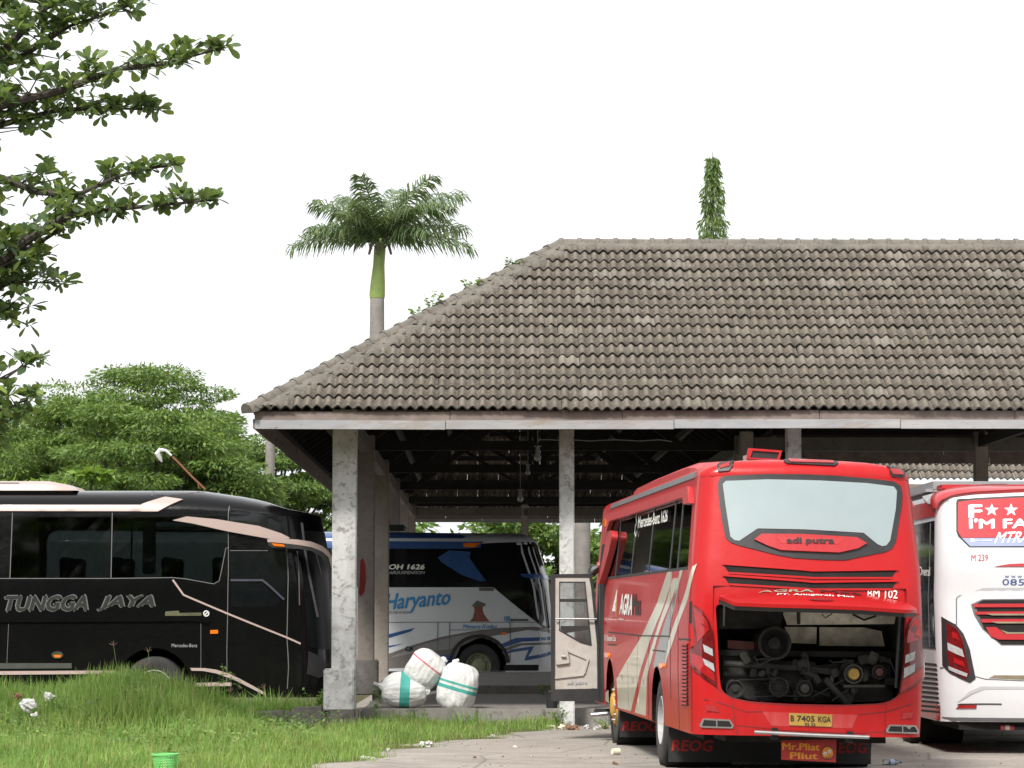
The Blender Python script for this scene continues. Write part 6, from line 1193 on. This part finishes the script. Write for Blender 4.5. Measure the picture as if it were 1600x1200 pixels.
def rosette(p, d, k, size):
    p = Vector(p); d = Vector(d).normalized(); a0 = rng.uniform(0, 6.28)
    for i in range(k):
        a = a0 + i * 2.4; up = Vector((0, 0, 1)); x_ = Vector((math.cos(a), math.sin(a), rng.uniform(-1.1, .75) if i > 3 else rng.uniform(.2, 1.1))) + d * .35
        x_.normalize(); n_ = (up * .8 + Vector(rng.normal(size=3)) * .35); y_ = n_.cross(x_)
        if y_.length < .05: continue
        y_.normalize(); z_ = x_.cross(y_); s_ = size * rng.uniform(.65, 1.25); M = Matrix((x_, y_, z_)).transposed() @ Matrix.Diagonal((s_, s_ * rng.uniform(.8, 1.05), s_)); M = M.to_4x4(); M.translation = p + Vector(rng.normal(size=3)) * .02; LM.append(M)
for st_, pts, Y0, Y1, r0, r1 in spec:
    P_ = limb(st_, pts, Y0, Y1, r0, r1); tot = 0
    for i in range(1, len(P_) - 1):
        a, b = P_[i], P_[i + 1]; L = (b - a).length; m_ = max(1, int(L / .125)); frac = i / (len(P_) - 1)
        for k in range(m_):
            p = a.lerp(b, (k + rng.uniform()) / m_); nb = 3 if frac < .5 else 2
            for j in range(nb):
                e = Vector((rng.normal() * .5, rng.normal() * .55, rng.normal() * .24 + .05)) * (1.05 - frac) * .72; tip = p + (b - a).normalized() * .1 + e; tip.z += .04
                qx, qy = proj(np.array(at0 + tip))
                if qx > -40 and (226 < qy < 252 or 508 < qy < 556 or (190 < qy < 300 and qx < 45 and rng.uniform() < .6)): continue
                lim.tube([p, p.lerp(tip, .6), tip], [.012, .008, .005], 4, False); rosette(tip, e + (b - a).normalized() * .3, int(rng.integers(7, 12)), .195)
    rosette(P_[-1], P_[-1] - P_[-2], 8, .19)
lim.build('limbs', MATS['dark_bark'], at_r)
# the 300 leaves showing largest are objects of their own
cen = np.array([tuple(at0 + m_.translation) for m_ in LM]); pr_ = proj(cen); szs = np.array([m_.to_scale().x for m_ in LM]) / cen[:, 1]; vis = (pr_[:, 0] > 8) & (pr_[:, 1] > 5) & (pr_[:, 1] < 700); score = np.where(vis, szs, 0); order = np.argsort(-score); single = set(order[:300].tolist()); VV = []; FF = []; n0 = 0
for i, m_ in enumerate(LM):
    if i in single: o = bpy.data.objects.new('leaf', leaf_me); COL.objects.link(o); o.parent = at_r; o.matrix_local = m_
    else: M = np.array(m_); VV.append(lvV @ M[:3, :3].T + M[:3, 3]); FF.append(lvT + n0); n0 += len(lvV)
tag(mknp('foliage', np.concatenate(VV), np.concatenate(FF), MATS['almond_leaf'], at_r, True), kind='stuff')
# ================================================================== SMALL THINGS
m, t, b = newmat('sack_weave'); P = objc(t); w1 = N(t, 'ShaderNodeTexWave', Scale=60., Distortion=.5); t.links.new(P, w1.inputs[0]); n1 = noise(t, 5, 5, .65, P)
c = mixc(t, ramp(t, n1, [(.3, 0), (.75, 1)]), (.70, .70, .68), (.82, .82, .815)); c = mixc(t, ramp(t, noise(t, 2.5, 5, .7, P, .5), [(.56, 0), (.72, .5)]), c, (.45, .42, .36)); t.links.new(c, b.inputs['Base Color']); b.inputs['Roughness'].default_value = .6
bn = t.nodes.new('ShaderNodeBump'); bn.inputs['Strength'].default_value = .55; bn.inputs['Distance'].default_value = .045; t.links.new(mth(t, 'ADD', noise(t, 6, 6, .65, P, 2.5), mth(t, 'MULTIPLY', w1.outputs[1], .05)), bn.inputs['Height']); t.links.new(bn.outputs[0], b.inputs['Normal'])
pm('teal_band', (.06, .38, .33), .6, var=.1); pm('red_band', (.60, .10, .13), .6, var=.1); pm('plastic_white', (.55, .55, .54), .45, var=.1); pm('plastic_dark', (.02, .02, .022), .5); pm('basket_green', (.18, .55, .16), .4, var=.06); pm('rust', (.20, .085, .045), .9, var=.3); pm('paper_brown', (.22, .12, .07), .9, var=.3); pm('paper_cream', (.62, .56, .44), .9, var=.15); pm('plastic_yellow', (.6, .42, .05), .5)
def sack(label, c, rx, ry, rz_, tilt, bands, seed, ears=()):
    """rx: half length along the sack, ry depth, rz height"""
    rg = np.random.default_rng(seed); r_ = empty('sack', c, 0, label, 'sack', 'stuffed woven sacks on the platform edge'); Rm = Matrix.Rotation(tilt, 3, 'Y'); nu, nv = 96, 44; ph_ = rg.uniform(0, 6.28, 8)
    def S(u, v, k=0.):
        su, cu = math.sin(v), math.cos(v); sp_ = lambda q, e: math.copysign(abs(q) ** e, q)
        x = rx * sp_(cu, .72); rr = sp_(su, .62); y = ry * rr * math.cos(u); z = rz_ * rr * math.sin(u)
        f = 1 + .03 * math.sin(3 * u + ph_[0]) * su + .025 * math.sin(5 * u + 4 * v + ph_[1]) + .02 * math.sin(2 * u - 5 * v + ph_[2]) + (1 - su) * .05 * math.sin(9 * u + ph_[3]) + .016 * math.sin(13 * u + ph_[4] + 3 * v) * (1 - su * .6) + .012 * math.sin(21 * u - 4 * v + ph_[5]) + .014 * math.sin(11 * v + 2 * math.sin(3 * u) + ph_[6]) + k
        return Rm @ Vector((x * (1 + k * .5), y * f, z * f))
    vs = [S(2 * math.pi * i / nu, math.pi * (j + .02) / (nv + .04)) for j in range(nv + 1) for i in range(nu)]
    fs = [(j * nu + i, j * nu + (i + 1) % nu, (j + 1) * nu + (i + 1) % nu, (j + 1) * nu + i) for j in range(nv) for i in range(nu)]
    mk('bag', vs, fs + [tuple(range(nu)), tuple(range(nv * nu, nv * nu + nu))], MATS['sack_weave'], r_, 180)
    for v0, v1, mt in bands:
        k = 60; bv = [S(2 * math.pi * i / k, v, .008) for v in np.linspace(v0, v1, 4) for i in range(k)]; mk('woven_band', bv, [(j * k + i, j * k + (i + 1) % k, (j + 1) * k + (i + 1) % k, (j + 1) * k + i) for j in range(3) for i in range(k)], MATS[mt], r_, 180)
    sm = MB(); sm.tube([S(-1.1, v, .006) for v in np.linspace(.15, 3.0, 18)], .006, 5); sm.build('seam', MATS['plastic_white'], r_)
    for e in ears:
        e0 = S(e[0], e[1], -.05); dd = Vector(e[2]); MB().tube([e0, e0 + dd * .5, e0 + dd], [.07, .03, .022], 8).build('tied_corner', MATS['sack_weave'], r_)
SY = 43.45
sack('white woven sack with one broad teal band lying on its side at the platform edge', atY(632, 1079, SY), .36, .26, .275, R(3), [(1.42, 1.66, 'teal_band')], 1, ((3.0, .25, (-.0, -.02, .0)), (2.6, 2.95, (-.14, -.03, .06)), (-.3, .2, (.16, -.03, .02))))
sack('white woven sack with a thin red line resting on top of the other two', atY(664, 1046, SY + .02), .31, .26, .29, R(-52), [(1.36, 1.42, 'red_band')], 2, ((1.2, 2.9, (-.06, -.03, .08)), (-1.4, .35, (.05, -.08, .0))))
sack('white woven sack with a double teal band leaning upright at the platform edge', atY(716, 1074, SY - .12), .385, .28, .31, R(106), [(1.50, 1.57, 'teal_band'), (1.61, 1.67, 'teal_band')], 3, ((-1.6, 2.85, (.03, -.06, .05)),))
# basket
bk = empty('basket', (*atZ(258, 1217, 0).xy, .0), 0, 'light green plastic basket standing in the short grass', 'basket'); bk.location.z = float(terr(bk.location.x, bk.location.y)); q = MB()
n = 30; z0, z1, r0, r1 = .015, .25, .105, .135
for k in range(n):
    a = 2 * math.pi * k / n; q.bar((r0 * math.cos(a), r0 * math.sin(a), z0), (r1 * math.cos(a), r1 * math.sin(a), z1), .012, .006, (math.cos(a), math.sin(a), 0))
for j in range(9): zz = z0 + (z1 - z0) * (j + .5) / 9; rr_ = r0 + (r1 - r0) * (j + .5) / 9; q.lathe([(rr_, zz - .005), (rr_ + .003, zz), (rr_, zz + .005)], (0, 0, 0), 'z', 30)
tag(q.build('lattice', MATS['basket_green'], bk), kind='stuff'); MB().lathe([(r1 - .004, z1 - .02), (r1 + .014, z1 - .018), (r1 + .016, z1), (r1 - .002, z1 + .002), (r1 - .004, z1 - .02)], (0, 0, 0), 'z', 36).build('rim', MATS['basket_green'], bk); MB().lathe([(.0, .0), (r0, .0), (r0 + .003, .02)], (0, 0, 0), 'z', 30).build('base', MATS['basket_green'], bk)
# bucket with rubbish
bu = empty('bucket', (hall.location.x + 3.24, 43.35, .25), 0, 'black plastic bucket on the platform beside the open coach door', 'bucket'); MB().lathe([(0, .005), (.085, .005), (.115, .25), (.125, .25), (.125, .262), (.108, .262), (.09, .03)], (0, 0, 0), 'z', 24).build('pail', MATS['plastic_dark'], bu); MB().box((.0, 0, .24), (.13, .1, .06), Matrix.Rotation(.3, 3, 'Z'), .02).build('rubbish', MATS['paper_brown'], bu)
# litter
def crumple(name, label, px, py, s, mat, flat=.5, cat='litter', z=None, Y=None, group=None, kx=1.):
    p = atZ(px, py, 0 if z is None else z) if Y is None else atY(px, py, Y); bm = bmesh.new(); bmesh.ops.create_icosphere(bm, subdivisions=3, radius=1); ph_ = rng.uniform(0, 6.28, 9)
    for v in bm.verts:
        c = v.co; f = 1 + .28 * math.sin(4.3 * c.x + ph_[0] + 2 * c.y) + .22 * math.sin(6.1 * c.y + ph_[1]) * math.sin(5 * c.z + ph_[2]) + .16 * math.sin(9 * c.x + 7 * c.z + ph_[3]); v.co = Vector((c.x * f * s * kx, c.y * f * s * .7, (c.z * f * flat) * s))
    me = bpy.data.meshes.new(name); bm.to_mesh(me); bm.free(); me.materials.append(mat); o = bpy.data.objects.new(name, me); COL.objects.link(o); zz = float(terr(p.x, p.y)) if (z is None and Y is None) else p.z; o.location = (p.x, p.y, zz + s * flat * .55); o.rotation_euler = (0, 0, rng.uniform(0, 3)); return tag(o, label, cat, group)
W_, BR, CRM = MATS['plastic_white'], MATS['paper_brown'], MATS['paper_cream']
crumple('plastic_bag', 'large crumpled white plastic bag on the bare ground before the sacks', 665, 1166, .10, W_, .45, 'plastic bag'); crumple('plastic_bag', 'small white crumpled bag in the short grass beside the kerb', 465, 1170, .055, W_, .8, 'plastic bag'); crumple('plastic_bag', 'flat white plastic scrap where grass meets bare ground', 571, 1186, .07, W_, .25, 'plastic bag', kx=1.5)
for px_, py_, Y_, s_, mt, lb in ((45, 1107, 38.6, .13, W_, 'white plastic bag caught low on the grassy bank at the left'), (76, 1092, 39.2, .09, W_, 'torn white plastic bag higher on the grassy bank'), (139, 1104, 38.9, .09, W_, 'white plastic bag in the weeds beside a yellow scrap'), (154, 1110, 38.7, .05, MATS['plastic_yellow'], 'small yellow plastic scrap in the weeds'), (28, 1090, 39.2, .06, BR, 'brown paper scrap at the top of the left bank'), (55, 1120, 38.2, .06, W_, 'thin white plastic strip lowest on the left bank')):
    crumple('scrap' if mt is not W_ else 'plastic_bag', lb, px_, py_, s_, mt, .6, 'plastic bag' if mt is W_ else 'scrap', Y=Y_)
for px_, py_, s_, mt, lb in ((862, 1138, .06, CRM, 'cream paper lump of the litter row nearest the bucket'), (879, 1139, .07, CRM, 'crumpled cream wrapper in the litter row below the slim column'), (894, 1140, .085, BR, 'rusty brown lump in the litter row below the open door'), (917, 1138, .06, W_, 'white crumpled wrapper in the litter row below the open door'), (931, 1140, .05, W_, 'small white wrapper in the litter row by the red coach'), (944, 1138, .08, CRM, 'pale leaf litter lump beside the red coach front wheel'), (770, 1150, .03, W_, 'tiny white paper scrap at the edge of the grass strip'), (805, 1168, .03, W_, 'tiny white paper scrap on the bare ground'), (960, 1194, .035, BR, 'small reddish stone on the bare ground by the coach'), (742, 1184, .025, BR, 'dark pebble on the bare ground'), (607, 1172, .03, W_, 'small white scrap beside the grass patch')):
    crumple('litter', lb, px_, py_, s_, mt, .6, 'litter')
p = atZ(962, 1174, .04); o = MB().lathe([(0, -.05), (.036, -.05), (.042, .05), (.034, .05), (.03, -.03)], (0, 0, 0), 'x', 18).build('paper_cup', MATS['paper_cream']); o.location = p; o.rotation_euler = (0, 0, .5); tag(o, 'cream paper cup lying on the bare ground beside the coach', 'cup')
p = atZ(1393, 1191, .035); bo = empty('bottle', (p.x, p.y, .036), .15, 'clear plastic water bottle lying on the ground behind the red coach', 'bottle'); MB().lathe([(0, -.1), (.03, -.1), (.034, -.09)] + [(.034 - .003 * (k % 2), -.08 + k * .014) for k in range(9)] + [(.034, .05), (.014, .085), (.013, .10)], (0, 0, 0), 'x', 18).build('body', glassmat('pet', (.82, .87, .9), .1, .08), bo); MB().lathe([(0, .118), (.016, .118), (.016, .097)], (0, 0, 0), 'x', 14).build('cap', MATS['blue_paint'], bo); MB().lathe([(.0352, -.02), (.0352, .03)], (0, 0, 0), 'x', 18).build('wrapper', pm('bottle_label', (.35, .45, .6), .5), bo)
# pebbles on the yard
n = 420; x = rng.uniform(-2.5, 9, n); y = rng.uniform(28.5, 43, n); k = grassmask(x, y) < .3; x, y = x[k], y[k]; n = len(x); s_ = rng.uniform(.006, .022, n)[:, None, None]; oc = np.array([(1, 0, 0), (-1, 0, 0), (0, 1, 0), (0, -1, 0), (0, 0, .7), (0, 0, -.7)], float); V = (oc[None] * rng.uniform(.6, 1.3, (n, 6, 1))) * s_ + np.stack([x, y, s_[:, 0, 0] * .3], 1)[:, None]
T = np.array([(0, 2, 4), (2, 1, 4), (1, 3, 4), (3, 0, 4), (2, 0, 5), (1, 2, 5), (3, 1, 5), (0, 3, 5)]); tag(mknp('gravel', V.reshape(-1, 3), (T[None] + (np.arange(n) * 6)[:, None, None]).reshape(-1, 3), pm('pebble', (.33, .30, .26), .9, var=.4, vs=3)), 'scattered small stones on the bare ground', 'gravel', None, 'stuff')
# hanging lamps and wire in the hall
def lamp(px, py, Y, label, s=1.):
    p = atY(px, py, Y); r_ = empty('hanging_lamp', p, 0, label, 'lamp', 'bare bulbs hanging in the hall'); MB().tube([(0, 0, .06 * s), (0, 0, 1.3)], .006, 5).build('flex', MATS['curtain'], r_); MB().lathe([(.0, .09 * s), (.05 * s, .085 * s), (.05 * s, .075 * s), (.022 * s, .07 * s), (.03 * s, .0)], (0, 0, 0), 'z', 14).build('socket', MATS['curtain'], r_); MB().lathe([(.03 * s, 0), (.05 * s, -.05 * s), (.045 * s, -.085 * s), (.02 * s, -.11 * s), (0, -.115 * s)], (0, 0, 0), 'z', 14).build('bulb', MATS['lens_white'], r_)
lamp(840, 707, 47.5, 'largest bare bulb hanging near the slim middle column', 1.35); lamp(825, 733, 52, 'small bare bulb hanging between the other two', 1.); lamp(813, 773, 58, 'lowest bare bulb hanging above the blue coach', 1.35)
wp_ = [(880, 690), (892, 687), (920, 689), (960, 687), (1000, 689), (1030, 687), (1050, 690)]; o = MB().tube([atY(a, b_, 42.9 + .06 * i) for i, (a, b_) in enumerate(wp_)], .007, 5).build('cable', MATS['curtain']); tag(o, 'thin pale cable strung from the slim middle column under the eave', 'cable'); o = MB().tube([atY(a, b_, 44.) for a, b_ in ((841, 690), (843, 687), (860, 687), (876, 688))], .007, 5).build('cable', MATS['curtain']); tag(o, 'short pale cable between the largest bulb and the slim column', 'cable')
# pole far behind, rod on the coach roof
p = gX(421, 90); o = MB().tube([(0, 0, 0), (0, 0, 4), (.02, 0, 1.75 + (958 - 655) * 90 / F)], [.19, .17, .15], 12).build('utility_pole', MATS['palm_trunk']); o.location = p; tag(o, 'weathered grey pole standing before the trees under the hall eave', 'pole')
rd_ = empty('rod', atY(318, 762, 46.2), 0, 'rusty bent rod with a white rag sticking up from the black coach roof', 'rod'); r0 = Vector(rd_.location); MB().tube([atY(a, b_, 46.2) - r0 for a, b_ in ((320, 764), (300, 745), (278, 722), (265, 710))], .018, 7).build('shaft', MATS['rust'], rd_); MB().tube([atY(a, b_, 46.2) - r0 for a, b_ in ((311, 763), (309, 753))], .012, 6).build('foot', MATS['rust'], rd_)
MB().tube([atY(a, b_, 46.18) - r0 for a, b_ in ((268, 712), (259, 704), (250, 703), (246, 709), (250, 716), (253, 722))], [.02, .028, .04, .055, .04, .012], 8).build('rag', MATS['plastic_white'], rd_)
